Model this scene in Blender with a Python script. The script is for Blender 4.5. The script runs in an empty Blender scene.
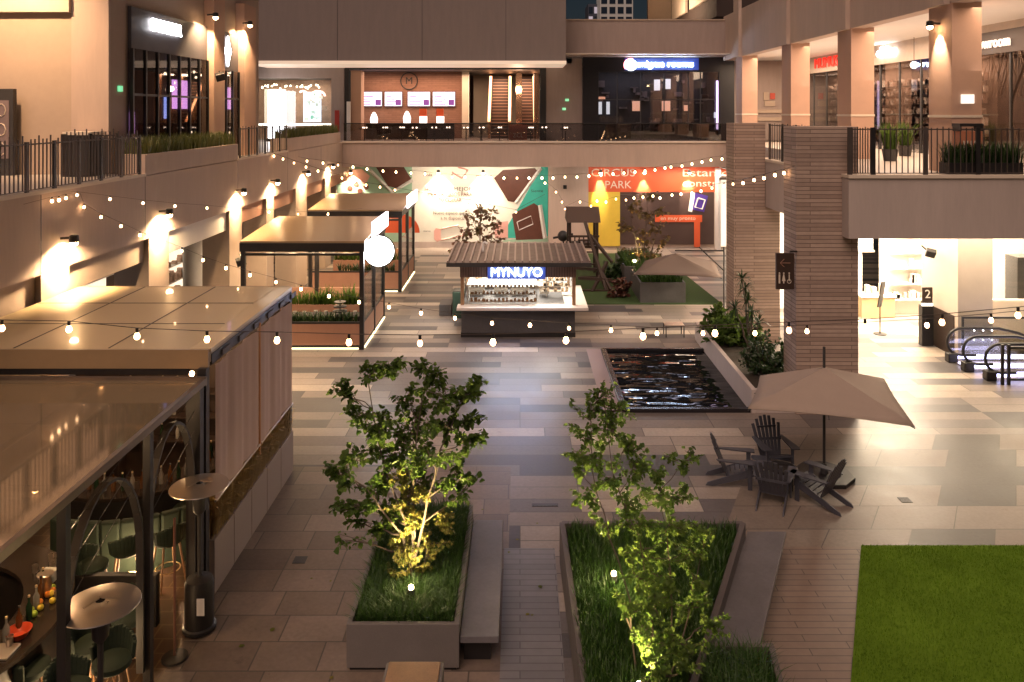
import bpy, math, random
from mathutils import Vector, Matrix, noise
R = random.Random(7)
PI = math.pi
SC = bpy.context.scene
COL = SC.collection
KL = 2.4
EYE = 7.8           # eye height above the plaza, metres
F = 800.0

def W(px, py, Y):   # photograph pixel at depth Y -> (X, Z)
    return (px - 520) * Y / F, EYE - (py - 112) * Y / F
def G(px, py, z=0.0):  # pixel on the horizontal plane z -> (X, Y)
    Y = F * (EYE - z) / (py - 112)
    return (px - 520) * Y / F, Y

# ---------------------------------------------------------------- materials
def _new(name):
    m = bpy.data.materials.new(name); m.use_nodes = True
    nt = m.node_tree
    return m, nt, nt.nodes['Principled BSDF'], nt.nodes['Material Output']
def _n(nt, t, **kw):
    n = nt.nodes.new(t)
    for k, v in kw.items(): setattr(n, k, v)
    return n
def mth(nt, op, a, b=None, c=None):
    n = _n(nt, 'ShaderNodeMath', operation=op)
    for i, v in enumerate((a, b, c)):
        if v is None: continue
        if isinstance(v, (int, float)): n.inputs[i].default_value = v
        else: nt.links.new(v, n.inputs[i])
    return n.outputs[0]
def mixc(nt, fac, a, b, blend='MIX'):
    n = _n(nt, 'ShaderNodeMix', data_type='RGBA', blend_type=blend)
    for s, v in ((n.inputs[0], fac), (n.inputs[6], a), (n.inputs[7], b)):
        if isinstance(v, (int, float)): s.default_value = v
        elif isinstance(v, tuple): s.default_value = (*v[:3], 1)
        else: nt.links.new(v, s)
    return n.outputs[2]
def noisef(nt, co, scale, detail=4, rough=.55):
    n = _n(nt, 'ShaderNodeTexNoise'); n.inputs['Scale'].default_value = scale
    n.inputs['Detail'].default_value = detail; n.inputs['Roughness'].default_value = rough
    nt.links.new(co, n.inputs['Vector']); return n.outputs[0]
def mat(name, col, rough=.6, metal=0.0, var=.14, scale=3.0, bump=.0, bscale=60, spec=.5, coat=0, streak=False):
    m, nt, p, out = _new(name)
    tc = _n(nt, 'ShaderNodeTexCoord').outputs['Object']
    tc0 = tc
    if streak:
        mp = _n(nt, 'ShaderNodeMapping'); mp.inputs['Scale'].default_value = (1.6, 1.6, .22); nt.links.new(tc, mp.inputs[0]); tc = mp.outputs[0]
    f = noisef(nt, tc, scale); f2 = noisef(nt, tc, scale * 9, 3)
    s = mth(nt, 'ADD', mth(nt, 'MULTIPLY', mth(nt, 'SUBTRACT', f, .5), 3.0 * var), mth(nt, 'MULTIPLY', mth(nt, 'SUBTRACT', f2, .5), 1.5 * var))
    s = mth(nt, 'ADD', s, 1.0)
    c = _n(nt, 'ShaderNodeVectorMath', operation='SCALE'); c.inputs[0].default_value = col[:3]
    nt.links.new(s, c.inputs['Scale']); nt.links.new(c.outputs[0], p.inputs['Base Color'])
    nt.links.new(mth(nt, 'ADD', mth(nt, 'MULTIPLY', mth(nt, 'SUBTRACT', f, .5), .35 if rough > .4 else .12), rough), p.inputs['Roughness'])
    p.inputs['Metallic'].default_value = metal
    p.inputs['Specular IOR Level'].default_value = spec
    p.inputs['Coat Weight'].default_value = coat
    if bump:
        b = _n(nt, 'ShaderNodeBump'); b.inputs['Strength'].default_value = bump; b.inputs['Distance'].default_value = .02
        nt.links.new(noisef(nt, tc0, bscale, 5), b.inputs['Height']); nt.links.new(b.outputs[0], p.inputs['Normal'])
    return m
def emis(name, col, strength, base=(.8, .8, .8)):
    m, nt, p, out = _new(name)
    tc = _n(nt, 'ShaderNodeTexCoord').outputs['Object']
    f = noisef(nt, tc, 4)
    p.inputs['Base Color'].default_value = (*base, 1)
    p.inputs['Emission Color'].default_value = (*col, 1)
    nt.links.new(mth(nt, 'MULTIPLY', mth(nt, 'ADD', mth(nt, 'MULTIPLY', f, .2), .9), strength), p.inputs['Emission Strength'])
    return m
def glassm(name, tint=(1, 1, 1), refl=.35, rough=.03, keep=.9):
    m, nt, p, out = _new(name); nt.nodes.remove(p)
    t = _n(nt, 'ShaderNodeBsdfTransparent'); t.inputs[0].default_value = tuple(keep * c for c in tint) + (1,)
    g = _n(nt, 'ShaderNodeBsdfGlossy'); g.inputs['Roughness'].default_value = rough
    lw = _n(nt, 'ShaderNodeLayerWeight'); lw.inputs[0].default_value = .5; b0 = .04 + refl * refl * .35
    mx = _n(nt, 'ShaderNodeMixShader'); nt.links.new(mth(nt, 'ADD', b0, mth(nt, 'MULTIPLY', mth(nt, 'POWER', lw.outputs['Facing'], 4.0), .9 - b0)), mx.inputs[0])
    nt.links.new(t.outputs[0], mx.inputs[1]); nt.links.new(g.outputs[0], mx.inputs[2])
    nt.links.new(mx.outputs[0], out.inputs[0]); return m
def lightened_glass(name, col, tint, dif=.4):  # tan diffuse mixed into the glass stands in for reflected and interior light
    m = glassm(name, tint, .72, .06, .62); nt = m.node_tree; out = nt.nodes['Material Output']
    src = out.inputs[0].links[0].from_socket
    d = _n(nt, 'ShaderNodeBsdfDiffuse'); tc = _n(nt, 'ShaderNodeTexCoord').outputs['Object']
    nt.links.new(mixc(nt, noisef(nt, tc, 1.2), col, tuple(.7 * c for c in col)), d.inputs[0])
    mx = _n(nt, 'ShaderNodeMixShader'); mx.inputs[0].default_value = dif
    nt.links.new(src, mx.inputs[1]); nt.links.new(d.outputs[0], mx.inputs[2]); nt.links.new(mx.outputs[0], out.inputs[0]); return m
def leafm(name, c1, c2, trans=.35, rough=.45, spec=.5, pscale=2.5):
    m, nt, p, out = _new(name)
    geo = _n(nt, 'ShaderNodeNewGeometry'); ri = geo.outputs['Random Per Island']
    col = mixc(nt, ri, c1, c2)
    tc = _n(nt, 'ShaderNodeTexCoord').outputs['Object']
    col = mixc(nt, mth(nt, 'MULTIPLY', noisef(nt, tc, pscale), .5 if pscale > 1 else 1.0), col, tuple((.6 if pscale > 1 else .45) * c for c in c1))
    nt.links.new(col, p.inputs['Base Color']); p.inputs['Roughness'].default_value = rough; p.inputs['Specular IOR Level'].default_value = spec
    t = _n(nt, 'ShaderNodeBsdfTranslucent'); nt.links.new(col, t.inputs[0])
    mx = _n(nt, 'ShaderNodeMixShader'); mx.inputs[0].default_value = trans
    nt.links.new(p.outputs[0], mx.inputs[1]); nt.links.new(t.outputs[0], mx.inputs[2])
    nt.links.new(mx.outputs[0], out.inputs[0]); return m
def strips(name, c1, c2, mortar, bw, rh, mort=.006, rough=.7, squash='xz', bump=.4, off=.5):
    """brick pattern for walls: u = x + y, v = z"""
    m, nt, p, out = _new(name)
    tc = _n(nt, 'ShaderNodeTexCoord').outputs['Object']
    sx = _n(nt, 'ShaderNodeSeparateXYZ'); nt.links.new(tc, sx.inputs[0])
    cx = _n(nt, 'ShaderNodeCombineXYZ')
    if squash == 'xz':
        nt.links.new(mth(nt, 'ADD', sx.outputs[0], sx.outputs[1]), cx.inputs[0]); nt.links.new(sx.outputs[2], cx.inputs[1])
    else:
        nt.links.new(sx.outputs[0], cx.inputs[0]); nt.links.new(sx.outputs[1], cx.inputs[1])
    b = _n(nt, 'ShaderNodeTexBrick'); nt.links.new(cx.outputs[0], b.inputs['Vector'])
    b.offset = off
    b.inputs['Color1'].default_value = (*c1, 1); b.inputs['Color2'].default_value = (*c2, 1); b.inputs['Mortar'].default_value = (*mortar, 1)
    b.inputs['Scale'].default_value = 1; b.inputs['Mortar Size'].default_value = mort
    b.inputs['Brick Width'].default_value = bw; b.inputs['Row Height'].default_value = rh
    col = mixc(nt, mth(nt, 'MULTIPLY', noisef(nt, tc, 5), .5), b.outputs[0], mortar)
    nt.links.new(col, p.inputs['Base Color']); p.inputs['Roughness'].default_value = rough
    if bump:
        bp = _n(nt, 'ShaderNodeBump'); bp.inputs['Strength'].default_value = bump; bp.inputs['Distance'].default_value = .02
        bw_ = _n(nt, 'ShaderNodeRGBToBW'); nt.links.new(col, bw_.inputs[0])
        nt.links.new(bw_.outputs[0], bp.inputs['Height']); nt.links.new(bp.outputs[0], p.inputs['Normal'])
    return m

# ---------------------------------------------------------------- mesh builder
def root_off(p):
    o = Vector((0, 0, 0))
    while p is not None:
        o += p.location; p = p.parent
    return o
class M:
    def __init__(s): s.v = []; s.f = []
    def add(s, vs, fs):
        n = len(s.v); s.v += [tuple(v) for v in vs]; s.f += [tuple(i + n for i in f) for f in fs]; return s
    def box(s, x0, x1, y0, y1, z0, z1):
        if x0 > x1: x0, x1 = x1, x0
        if y0 > y1: y0, y1 = y1, y0
        if z0 > z1: z0, z1 = z1, z0
        return s.add([(x0, y0, z0), (x1, y0, z0), (x1, y1, z0), (x0, y1, z0), (x0, y0, z1), (x1, y0, z1), (x1, y1, z1), (x0, y1, z1)],
                     [(0, 3, 2, 1), (4, 5, 6, 7), (0, 1, 5, 4), (1, 2, 6, 5), (2, 3, 7, 6), (3, 0, 4, 7)])
    def obox(s, c, size, mx=None):
        """box of size about c, oriented by matrix mx (3x3)"""
        a, b, d = (q / 2 for q in size); mx = mx or Matrix.Identity(3); c = Vector(c)
        vs = [c + mx @ Vector(q) for q in ((-a, -b, -d), (a, -b, -d), (a, b, -d), (-a, b, -d), (-a, -b, d), (a, -b, d), (a, b, d), (-a, b, d))]
        return s.add(vs, [(0, 3, 2, 1), (4, 5, 6, 7), (0, 1, 5, 4), (1, 2, 6, 5), (2, 3, 7, 6), (3, 0, 4, 7)])
    def bar(s, p, q, w, t, up=(0, 0, 1)):
        """flat bar from p to q, width w (sideways), thickness t (along up)"""
        p, q = Vector(p), Vector(q); d = (q - p); L = d.length; d.normalize()
        u = Vector(up); sd = d.cross(u)
        if sd.length < 1e-4: sd = d.cross(Vector((1, 0, 0)))
        sd.normalize(); u = sd.cross(d)
        mx = Matrix((d, sd, u)).transposed()
        return s.obox((p + q) / 2, (L, w, t), mx)
    def prism(s, poly, a, b, ax='z'):
        """polygon extruded a..b along axis. ax z: (x,y); y: (x,z); x: (y,z)"""
        def P(q, h): return {'z': (q[0], q[1], h), 'y': (q[0], h, q[1]), 'x': (h, q[0], q[1])}[ax]
        n = len(poly)
        return s.add([P(q, a) for q in poly] + [P(q, b) for q in poly],
                     [tuple(range(n))[::-1], tuple(range(n, 2 * n))] + [(i, (i + 1) % n, n + (i + 1) % n, n + i) for i in range(n)])
    def tube(s, pts, r, n=8, caps=True):
        pts = [Vector(p) for p in pts]; rs = r if isinstance(r, (list, tuple)) else [r] * len(pts)
        base = len(s.v); prev = None
        for i, p in enumerate(pts):
            d = (pts[min(i + 1, len(pts) - 1)] - pts[max(i - 1, 0)]).normalized()
            a = prev if prev is not None else (Vector((0, 0, 1)) if abs(d.z) < .9 else Vector((1, 0, 0)))
            u = (a - d * a.dot(d))
            if u.length < 1e-5: u = Vector((0, 1, 0))
            u.normalize(); w = d.cross(u); prev = u
            for k in range(n):
                t = 2 * PI * k / n; s.v.append(tuple(p + (u * math.cos(t) + w * math.sin(t)) * rs[i]))
        for i in range(len(pts) - 1):
            for k in range(n):
                a = base + i * n + k; b = base + i * n + (k + 1) % n
                s.f.append((a, b, b + n, a + n))
        if caps:
            s.f.append(tuple(base + k for k in range(n))[::-1]); e = base + (len(pts) - 1) * n
            s.f.append(tuple(e + k for k in range(n)))
        return s
    def lathe(s, cx, cy, prof, n=24, a0=0, a1=2 * PI):
        base = len(s.v); full = abs(a1 - a0 - 2 * PI) < 1e-6; m = n if full else n + 1
        for r, z in prof:
            for k in range(m):
                t = a0 + (a1 - a0) * k / n; s.v.append((cx + r * math.cos(t), cy + r * math.sin(t), z))
        for i in range(len(prof) - 1):
            for k in range(n):
                a = base + i * m + k; b = base + i * m + (k + 1) % m
                s.f.append((a, b, b + m, a + m))
        return s
    def cyl(s, x, y, z0, z1, r, n=16): return s.lathe(x, y, [(.0005, z0), (r, z0), (r, z1), (.0005, z1)], n)
    def quad(s, *p): return s.add(p, [tuple(range(len(p)))])
    def ball(s, c, r, n=10, sz=1.0):
        return s.lathe(c[0], c[1], [(max(.0005, r * math.sin(PI * i / n)), c[2] - r * sz * math.cos(PI * i / n)) for i in range(n + 1)], n + 2)
    def build(s, name, m, parent=None, smooth=False, bevel=0):
        off = root_off(parent)
        me = bpy.data.meshes.new(name)
        me.from_pydata([(v[0] - off.x, v[1] - off.y, v[2] - off.z) for v in s.v], [], s.f)
        me.materials.append(m)
        if smooth:
            me.polygons.foreach_set('use_smooth', [True] * len(me.polygons))
            try: me.set_sharp_from_angle(angle=math.radians(40))
            except Exception: pass
        me.update()
        o = bpy.data.objects.new(name, me); COL.objects.link(o); o.parent = parent
        if bevel:
            b = o.modifiers.new('bevel', 'BEVEL'); b.width = bevel; b.segments = 2; b.limit_method = 'ANGLE'
        return o
def build_each(q, name, m, parent, bevel=0, smooth=False):
    """one object for every separate piece of the builder"""
    par = list(range(len(q.v)))
    def find(a):
        while par[a] != a: par[a] = par[par[a]]; a = par[a]
        return a
    for f in q.f:
        r = find(f[0])
        for i in f[1:]: par[find(i)] = r
    grp = {}
    for f in q.f: grp.setdefault(find(f[0]), []).append(f)
    res = []
    for fs in grp.values():
        ids = sorted({i for f in fs for i in f}); mp = {a: b for b, a in enumerate(ids)}
        n = M(); n.v = [q.v[i] for i in ids]; n.f = [tuple(mp[i] for i in f) for f in fs]
        res.append(n.build(name, m, parent, smooth, bevel))
    return res
def tag(o, label=None, cat=None, group=None, kind=None):
    if label: o['label'] = label
    if cat: o['category'] = cat
    if group: o['group'] = group
    if kind: o['kind'] = kind
    return o
def thing(name, label, cat, loc=(0, 0, 0), rz=0, group=None):
    o = bpy.data.objects.new(name, None); COL.objects.link(o); o.location = loc; o.rotation_euler = (0, 0, rz)
    o.empty_display_size = .2
    return tag(o, label, cat, group)
def dup(root, loc, rz=0, label=None, group=None):
    def cp(o, par):
        c = o.copy(); COL.objects.link(c); c.parent = par
        for ch in [x for x in COL.objects if x.parent == o]: cp(ch, c)
        return c
    r = cp(root, None); r.location = loc; r.rotation_euler = (0, 0, rz)
    if label: r['label'] = label
    if group: r['group'] = group
    return r
def text(name, body, m, parent, loc, size, face='-y', ext=.02, align='CENTER', width=None, tilt=0.0):
    cu = bpy.data.curves.new(name, 'FONT'); cu.body = body; cu.size = size; cu.extrude = ext / 2; cu.align_x = align; cu.align_y = 'CENTER'
    cu.resolution_u = 3
    t = bpy.data.objects.new(name, cu); COL.objects.link(t)
    bpy.context.view_layer.update()
    dg = bpy.context.evaluated_depsgraph_get()
    me = bpy.data.meshes.new_from_object(t.evaluated_get(dg))
    bpy.data.objects.remove(t); bpy.data.curves.remove(cu)
    if width:
        xs = [v.co.x for v in me.vertices]; k = width / (max(xs) - min(xs))
        for v in me.vertices: v.co.x *= k
    rx = Matrix.Rotation(PI / 2, 4, 'X')
    rz = {'-y': 0, '+x': PI / 2, '-x': -PI / 2}[face]
    me.transform(Matrix.Rotation(rz, 4, 'Z') @ rx @ Matrix.Rotation(tilt, 4, 'Z'))
    off = root_off(parent)
    me.transform(Matrix.Translation(Vector(loc) - off))
    me.name = name; me.materials.clear(); me.materials.append(m)
    o = bpy.data.objects.new(name, me); COL.objects.link(o); o.parent = parent
    return o
def lamp(name, kind, loc, power, col=(1, .7, .4), aim=None, size=.1, spot=100, blend=.6, sy=None):
    l = bpy.data.lights.new(name, kind); l.energy = power * KL; l.color = col
    if kind == 'SPOT': l.spot_size = math.radians(spot); l.spot_blend = blend; l.shadow_soft_size = size
    elif kind == 'AREA':
        l.size = size; l.shape = 'RECTANGLE' if sy else 'SQUARE'
        if sy: l.size_y = sy
    elif kind == 'POINT': l.shadow_soft_size = size
    o = bpy.data.objects.new(name, l); COL.objects.link(o); o.location = loc
    d = Vector(aim or (0, 0, -1)); o.rotation_euler = d.to_track_quat('-Z', 'Y').to_euler()
    return o

# ---------------------------------------------------------------- palette
MT = {}
MT['stucco'] = mat('stucco_taupe', (.53, .415, .345), .85, var=.11, scale=.8, bump=.3, bscale=70, streak=True)
MT['stucco_l'] = mat('stucco_beige', (.46, .36, .28), .85, var=.07, scale=.7, bump=.2, bscale=90)
MT['panel'] = mat('fibre_cement_grey', (.30, .25, .235), .7, var=.08, scale=.5, bump=.1)
MT['concrete'] = mat('grey_concrete', (.50, .42, .38), .8, var=.10, scale=1.2, bump=.3, streak=True)
MT['cream'] = mat('cream_trim', (.72, .62, .50), .6, var=.05)
MT['whitewall'] = mat('white_plaster', (.78, .74, .68), .7, var=.04)
MT['salmon'] = mat('salmon_column_paint', (.52, .33, .24), .75, var=.06, bump=.15)
MT['stone'] = strips('stacked_stone', (.56, .42, .34), (.36, .26, .21), (.20, .145, .115), 1.7, .105, .010, .75, bump=.9, off=.37)
MT['black'] = mat('black_powder_coat', (.018, .016, .016), .45, var=.2)
MT['dgrey'] = mat('dark_grey_metal', (.045, .042, .042), .5, var=.2)
MT['rail'] = mat('grey_brown_rail_steel', (.085, .068, .06), .5, .3, var=.2)
MT['greyplank'] = mat('grey_composite', (.075, .07, .072), .55, var=.25, scale=2)
MT['gold'] = mat('glossy_beige_roof_panel', (.80, .62, .34), .30, .35, var=.03, scale=.5, spec=1.0, coat=.7)
MT['bronze'] = mat('bronze_roof_sheet', (.38, .26, .14), .30, .15, var=.08, scale=1, spec=.9)
MT['terracotta'] = mat('terracotta_panel', (.38, .20, .13), .6, var=.1)
MT['woodslat'] = strips('brown_wood_slats', (.26, .15, .11), (.21, .12, .09), (.06, .035, .025), .09, 4.0, .01, .6, bump=.5)
MT['wood'] = mat('warm_timber', (.30, .17, .09), .5, var=.3, scale=5, bump=.2)
MT['darkwood'] = mat('dark_stained_timber', (.035, .02, .015), .6, var=.3, scale=5)
MT['chrome'] = mat('brushed_steel', (.66, .58, .50), .30, .85, var=.04)
MT['glass'] = glassm('clear_glass', (.95, .95, .93), .25)
MT['dglass'] = glassm('smoked_shop_glass', (.8, .78, .78), .3, .02, .75)
MT['roofglass'] = lightened_glass('tinted_roof_glass', (.62, .47, .27), (.92, .76, .60), .27)
MT['blind'] = mat('taupe_blind_fabric', (.62, .455, .40), .9, var=.05, scale=2)
MT['lawn'] = leafm('artificial_turf', (.15, .29, .02), (.25, .40, .04), .2, .9, .05, .7)  # broad noise patches in the colour stand in for uneven light
MT['leaf'] = leafm('broad_green_leaf', (.05, .10, .016), (.13, .20, .035), .45, .55, .3)
MT['leaf2'] = leafm('fresh_green_leaf', (.065, .125, .02), (.16, .235, .05), .45, .55, .3)
MT['leafd'] = leafm('dark_green_leaf', (.018, .045, .012), (.04, .08, .02), .25)
MT['blade'] = leafm('ornamental_grass_blade', (.028, .08, .012), (.08, .16, .03), .35)
MT['goldlit'] = leafm('golden_lit_leaf', (.14, .17, .035), (.30, .25, .07), .45, .6, .2)  # gold of the spotlit foliage put into leaf colour; fallen leaves share it
MT['straw'] = leafm('dry_reed_leaf', (.36, .25, .08), (.55, .38, .15), .35)
MT['redleaf'] = leafm('pinkish_leaf', (.30, .14, .10), (.16, .16, .05), .3)
MT['bark'] = mat('tree_bark', (.10, .075, .055), .85, var=.3, scale=8, bump=.5)
MT['soil'] = mat('dark_soil', (.04, .03, .02), .95, var=.4, scale=9, bump=.6)
MT['canvas'] = mat('taupe_canvas', (.37, .29, .235), .9, var=.06, scale=3, bump=.15, bscale=200)
MT['chair'] = mat('charcoal_resin', (.06, .060, .075), .5, var=.2, scale=6)
MT['canvas2'] = mat('brown_canvas', (.13, .095, .08), .9, var=.06, scale=3)
MT['green_uph'] = mat('green_velvet', (.025, .042, .028), .8, var=.2)
MT['white'] = mat('white_paint', (.78, .76, .73), .5, var=.05)
MT['purple'] = mat('purple_print', (.08, .04, .30), .5)
MT['orange'] = mat('orange_vinyl', (.62, .10, .032), .55, var=.05)
MT['yellow'] = mat('yellow_vinyl', (.70, .50, .06), .55, var=.06)
MT['teal'] = mat('teal_vinyl', (.05, .45, .36), .5, var=.08)
MT['mint'] = mat('mint_vinyl', (.35, .55, .40), .5, var=.08)
MT['brown'] = mat('brown_print', (.12, .045, .03), .5, var=.2)
MT['pink'] = mat('pale_pink_print', (.75, .42, .36), .5, var=.1)
MT['vinyl'] = mat('white_vinyl', (.82, .80, .70), .5, var=.05)
E_WARM = emis('warm_lamp_glow', (1, .66, .34), 60)
E_BULB = emis('filament_bulb_glow', (1, .56, .27), 20)
_nt = E_BULB.node_tree; _p = _nt.nodes['Principled BSDF']; _oi = _nt.nodes.new('ShaderNodeObjectInfo')
_nt.links.new(mth(_nt, 'ADD', 4.0, mth(_nt, 'MULTIPLY', _oi.outputs['Random'], 22.0)), _p.inputs['Emission Strength'])
E_WHITE = emis('white_sign_light', (1, .97, 1.0), 9)
E_BLUE = emis('cool_white_sign_light', (.72, .82, 1.0), 12)
E_BLUE2 = emis('bright_cool_sign_light', (.62, .78, 1.0), 42)
E_HALO = emis('blue_halo_glow', (.04, .12, 1.0), .22, (.03, .04, .09))  # panel glow painted as the halo around the sign letters
E_SOFT = emis('soft_white_light', (1, .88, .70), 3.0)
E_STRIP = emis('warm_light_strip', (1, .78, .42), 2.6)
# ================================================================ camera, sky, key light
cam = bpy.data.cameras.new('camera'); co = bpy.data.objects.new('camera', cam); COL.objects.link(co)
co.location = (0, 0, EYE); co.rotation_euler = (PI / 2, 0, 0)
cam.sensor_width = 36; cam.lens = 36 * F / 1024; cam.shift_x = -8 / 1024; cam.shift_y = -229 / 1024
cam.clip_start = .1; cam.clip_end = 3000
SC.camera = co
SC.view_settings.view_transform = 'Standard'; SC.view_settings.look = 'None'
SC.view_settings.exposure = .4; SC.view_settings.gamma = 1
SC.render.engine = 'CYCLES'
cy = SC.cycles
cy.use_denoising = True
try: cy.denoiser = 'OPENIMAGEDENOISE'; cy.denoising_input_passes = 'RGB_ALBEDO_NORMAL'
except Exception: pass
cy.max_bounces = 7; cy.diffuse_bounces = 3; cy.glossy_bounces = 3; cy.transmission_bounces = 4; cy.transparent_max_bounces = 10
cy.sample_clamp_indirect = 4; cy.sample_clamp_direct = 0; cy.use_light_tree = True; cy.caustics_reflective = False; cy.caustics_refractive = False
cy.blur_glossy = .5
w = bpy.data.worlds.new('World'); SC.world = w; w.use_nodes = True
nt = w.node_tree; sky = nt.nodes.new('ShaderNodeTexSky'); sky.sky_type = 'NISHITA'; sky.sun_disc = False
SUN_EL, SUN_AZ = math.radians(52), math.radians(200)
sky.sun_elevation = SUN_EL; sky.sun_rotation = SUN_AZ
nt.links.new(sky.outputs[0], nt.nodes['Background'].inputs[0]); nt.nodes['Background'].inputs[1].default_value = .0035
sd = Vector((math.sin(SUN_AZ) * math.cos(SUN_EL), math.cos(SUN_AZ) * math.cos(SUN_EL), math.sin(SUN_EL)))
sl = bpy.data.lights.new('night_fill', 'SUN'); sl.energy = 1.5; sl.angle = math.radians(50); sl.color = (1, .71, .58)
so = bpy.data.objects.new('night_fill', sl); COL.objects.link(so); so.rotation_euler = (-sd).to_track_quat('-Z', 'Y').to_euler()

# ================================================================ plaza ground
def plaza_mat():
    m, nt, p, out = _new('plaza_paving')
    tc = _n(nt, 'ShaderNodeTexCoord').outputs['Object']
    sx = _n(nt, 'ShaderNodeSeparateXYZ'); nt.links.new(tc, sx.inputs[0])
    x, y = sx.outputs[0], sx.outputs[1]
    def tiles(u, v, wd, h):
        row = mth(nt, 'FLOOR', mth(nt, 'DIVIDE', v, h))
        wn = _n(nt, 'ShaderNodeTexWhiteNoise', noise_dimensions='1D'); nt.links.new(row, wn.inputs['W'])
        uu = mth(nt, 'ADD', mth(nt, 'DIVIDE', u, wd), mth(nt, 'MULTIPLY', mth(nt, 'FLOOR', mth(nt, 'MULTIPLY', wn.outputs[0], 4)), .25))
        cell = mth(nt, 'FLOOR', uu)
        cb = _n(nt, 'ShaderNodeCombineXYZ'); nt.links.new(cell, cb.inputs[0]); nt.links.new(row, cb.inputs[1])
        w2 = _n(nt, 'ShaderNodeTexWhiteNoise', noise_dimensions='3D'); nt.links.new(cb.outputs[0], w2.inputs['Vector'])
        # joints
        fu = mth(nt, 'FRACT', uu); fv = mth(nt, 'FRACT', mth(nt, 'DIVIDE', v, h))
        eu = mth(nt, 'MULTIPLY', mth(nt, 'MINIMUM', fu, mth(nt, 'SUBTRACT', 1, fu)), wd)
        ev = mth(nt, 'MULTIPLY', mth(nt, 'MINIMUM', fv, mth(nt, 'SUBTRACT', 1, fv)), h)
        j = mth(nt, 'LESS_THAN', mth(nt, 'MINIMUM', eu, ev), .011)
        return w2.outputs[0], wn.outputs[0], j
    def ramp(f, stops):
        r = _n(nt, 'ShaderNodeValToRGB'); r.color_ramp.interpolation = 'CONSTANT'
        while len(r.color_ramp.elements) > 1: r.color_ramp.elements.remove(r.color_ramp.elements[0])
        r.color_ramp.elements[0].position = stops[0][0]; r.color_ramp.elements[0].color = (*stops[0][1], 1)
        for pz, c in stops[1:]:
            e = r.color_ramp.elements.new(pz); e.color = (*c, 1)
        nt.links.new(f, r.inputs[0]); return r.outputs[0]
    a, ar, aj = tiles(x, y, 2.4, .52)           # long bands across the plaza
    tone = mth(nt, 'ADD', mth(nt, 'MULTIPLY', a, .55), mth(nt, 'MULTIPLY', ar, .45))
    ca = ramp(tone, [(0, (.11, .10, .10)), (.28, (.19, .165, .155)), (.44, (.30, .25, .215)), (.60, (.43, .36, .30)), (.80, (.56, .475, .39))])
    b, br, bj = tiles(x, y, .95, .62)           # plain slabs, lower left
    cb = ramp(b, [(0, (.20, .15, .12)), (.35, (.25, .19, .15)), (.7, (.30, .23, .185))])
    # skewed slabs on the right
    s = mth(nt, 'SUBTRACT', x, mth(nt, 'MULTIPLY', y, .62))
    c, cr, cj = tiles(s, y, 1.55, .88)
    cc = ramp(c, [(0, (.11, .10, .09)), (.2, (.19, .16, .135)), (.36, (.29, .235, .19)), (.68, (.345, .28, .225))])
    mb = mth(nt, 'MULTIPLY', mth(nt, 'LESS_THAN', x, -.2), mth(nt, 'LESS_THAN', y, 17.6))
    mc = mth(nt, 'MULTIPLY', mth(nt, 'GREATER_THAN', mth(nt, 'SUBTRACT', x, mth(nt, 'MULTIPLY', y, .45)), -2.9), mth(nt, 'LESS_THAN', y, 19.36))
    col = mixc(nt, mb, ca, cb); col = mixc(nt, mc, col, cc)
    j = mth(nt, 'ADD', mth(nt, 'MULTIPLY', mth(nt, 'MULTIPLY', aj, mth(nt, 'SUBTRACT', 1, mb)), mth(nt, 'SUBTRACT', 1, mc)),
            mth(nt, 'ADD', mth(nt, 'MULTIPLY', bj, mb), mth(nt, 'MULTIPLY', cj, mc)))
    st = noisef(nt, tc, .6, 6, .65); st2 = noisef(nt, tc, 14, 4)
    st3 = noisef(nt, tc, 2.7, 6, .7)
    spot = mth(nt, 'MULTIPLY', mth(nt, 'GREATER_THAN', st3, .63), .14)
    k = mth(nt, 'SUBTRACT', mth(nt, 'ADD', .16, mth(nt, 'ADD', mth(nt, 'MULTIPLY', st, .66), mth(nt, 'ADD', mth(nt, 'MULTIPLY', st2, .34), mth(nt, 'MULTIPLY', st3, .18)))), spot)
    vm = _n(nt, 'ShaderNodeVectorMath', operation='SCALE'); nt.links.new(col, vm.inputs[0]); nt.links.new(k, vm.inputs['Scale'])
    col = mixc(nt, mth(nt, 'MULTIPLY', j, .85), vm.outputs[0], (.08, .07, .06))
    nt.links.new(col, p.inputs['Base Color'])
    nt.links.new(mth(nt, 'ADD', .24, mth(nt, 'MULTIPLY', st, .36)), p.inputs['Roughness'])
    p.inputs['Specular IOR Level'].default_value = .22
    bp = _n(nt, 'ShaderNodeBump'); bp.inputs['Strength'].default_value = .35; bp.inputs['Distance'].default_value = .01
    nt.links.new(mth(nt, 'SUBTRACT', mth(nt, 'MULTIPLY', st2, .5), j), bp.inputs['Height']); nt.links.new(bp.outputs[0], p.inputs['Normal'])
    return m
g = M(); g.quad((-600, -400, 0), (600, -400, 0), (600, 1500, 0), (-600, 1500, 0))
tag(g.build('plaza_ground', plaza_mat()), kind='structure')
plank = strips('plank_porcelain', (.30, .215, .165), (.25, .18, .14), (.09, .07, .06), 1.2, .155, .008, .45, squash='xy', bump=.2)
plankg = strips('grey_plank_porcelain', (.25, .235, .235), (.20, .19, .195), (.09, .085, .085), 1.2, .155, .008, .38, squash='xy', bump=.2)
d = M(); d.quad((3.2, 9.0, .004), (5.35, 12.6, .004) if False else (3.62, 9.0, .004), (6.1, 14.35, .004), (4.6, 14.35, .004), (2.2, 9.0, .004))
tag(d.build('plank_path', plank), kind='structure')
d = M(); d.quad((-.28, 8.0, .004), (.62, 8.0, .004), (.62, 14.3, .004), (-.28, 14.3, .004))
tag(d.build('garden_path', plankg), kind='structure')

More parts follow.
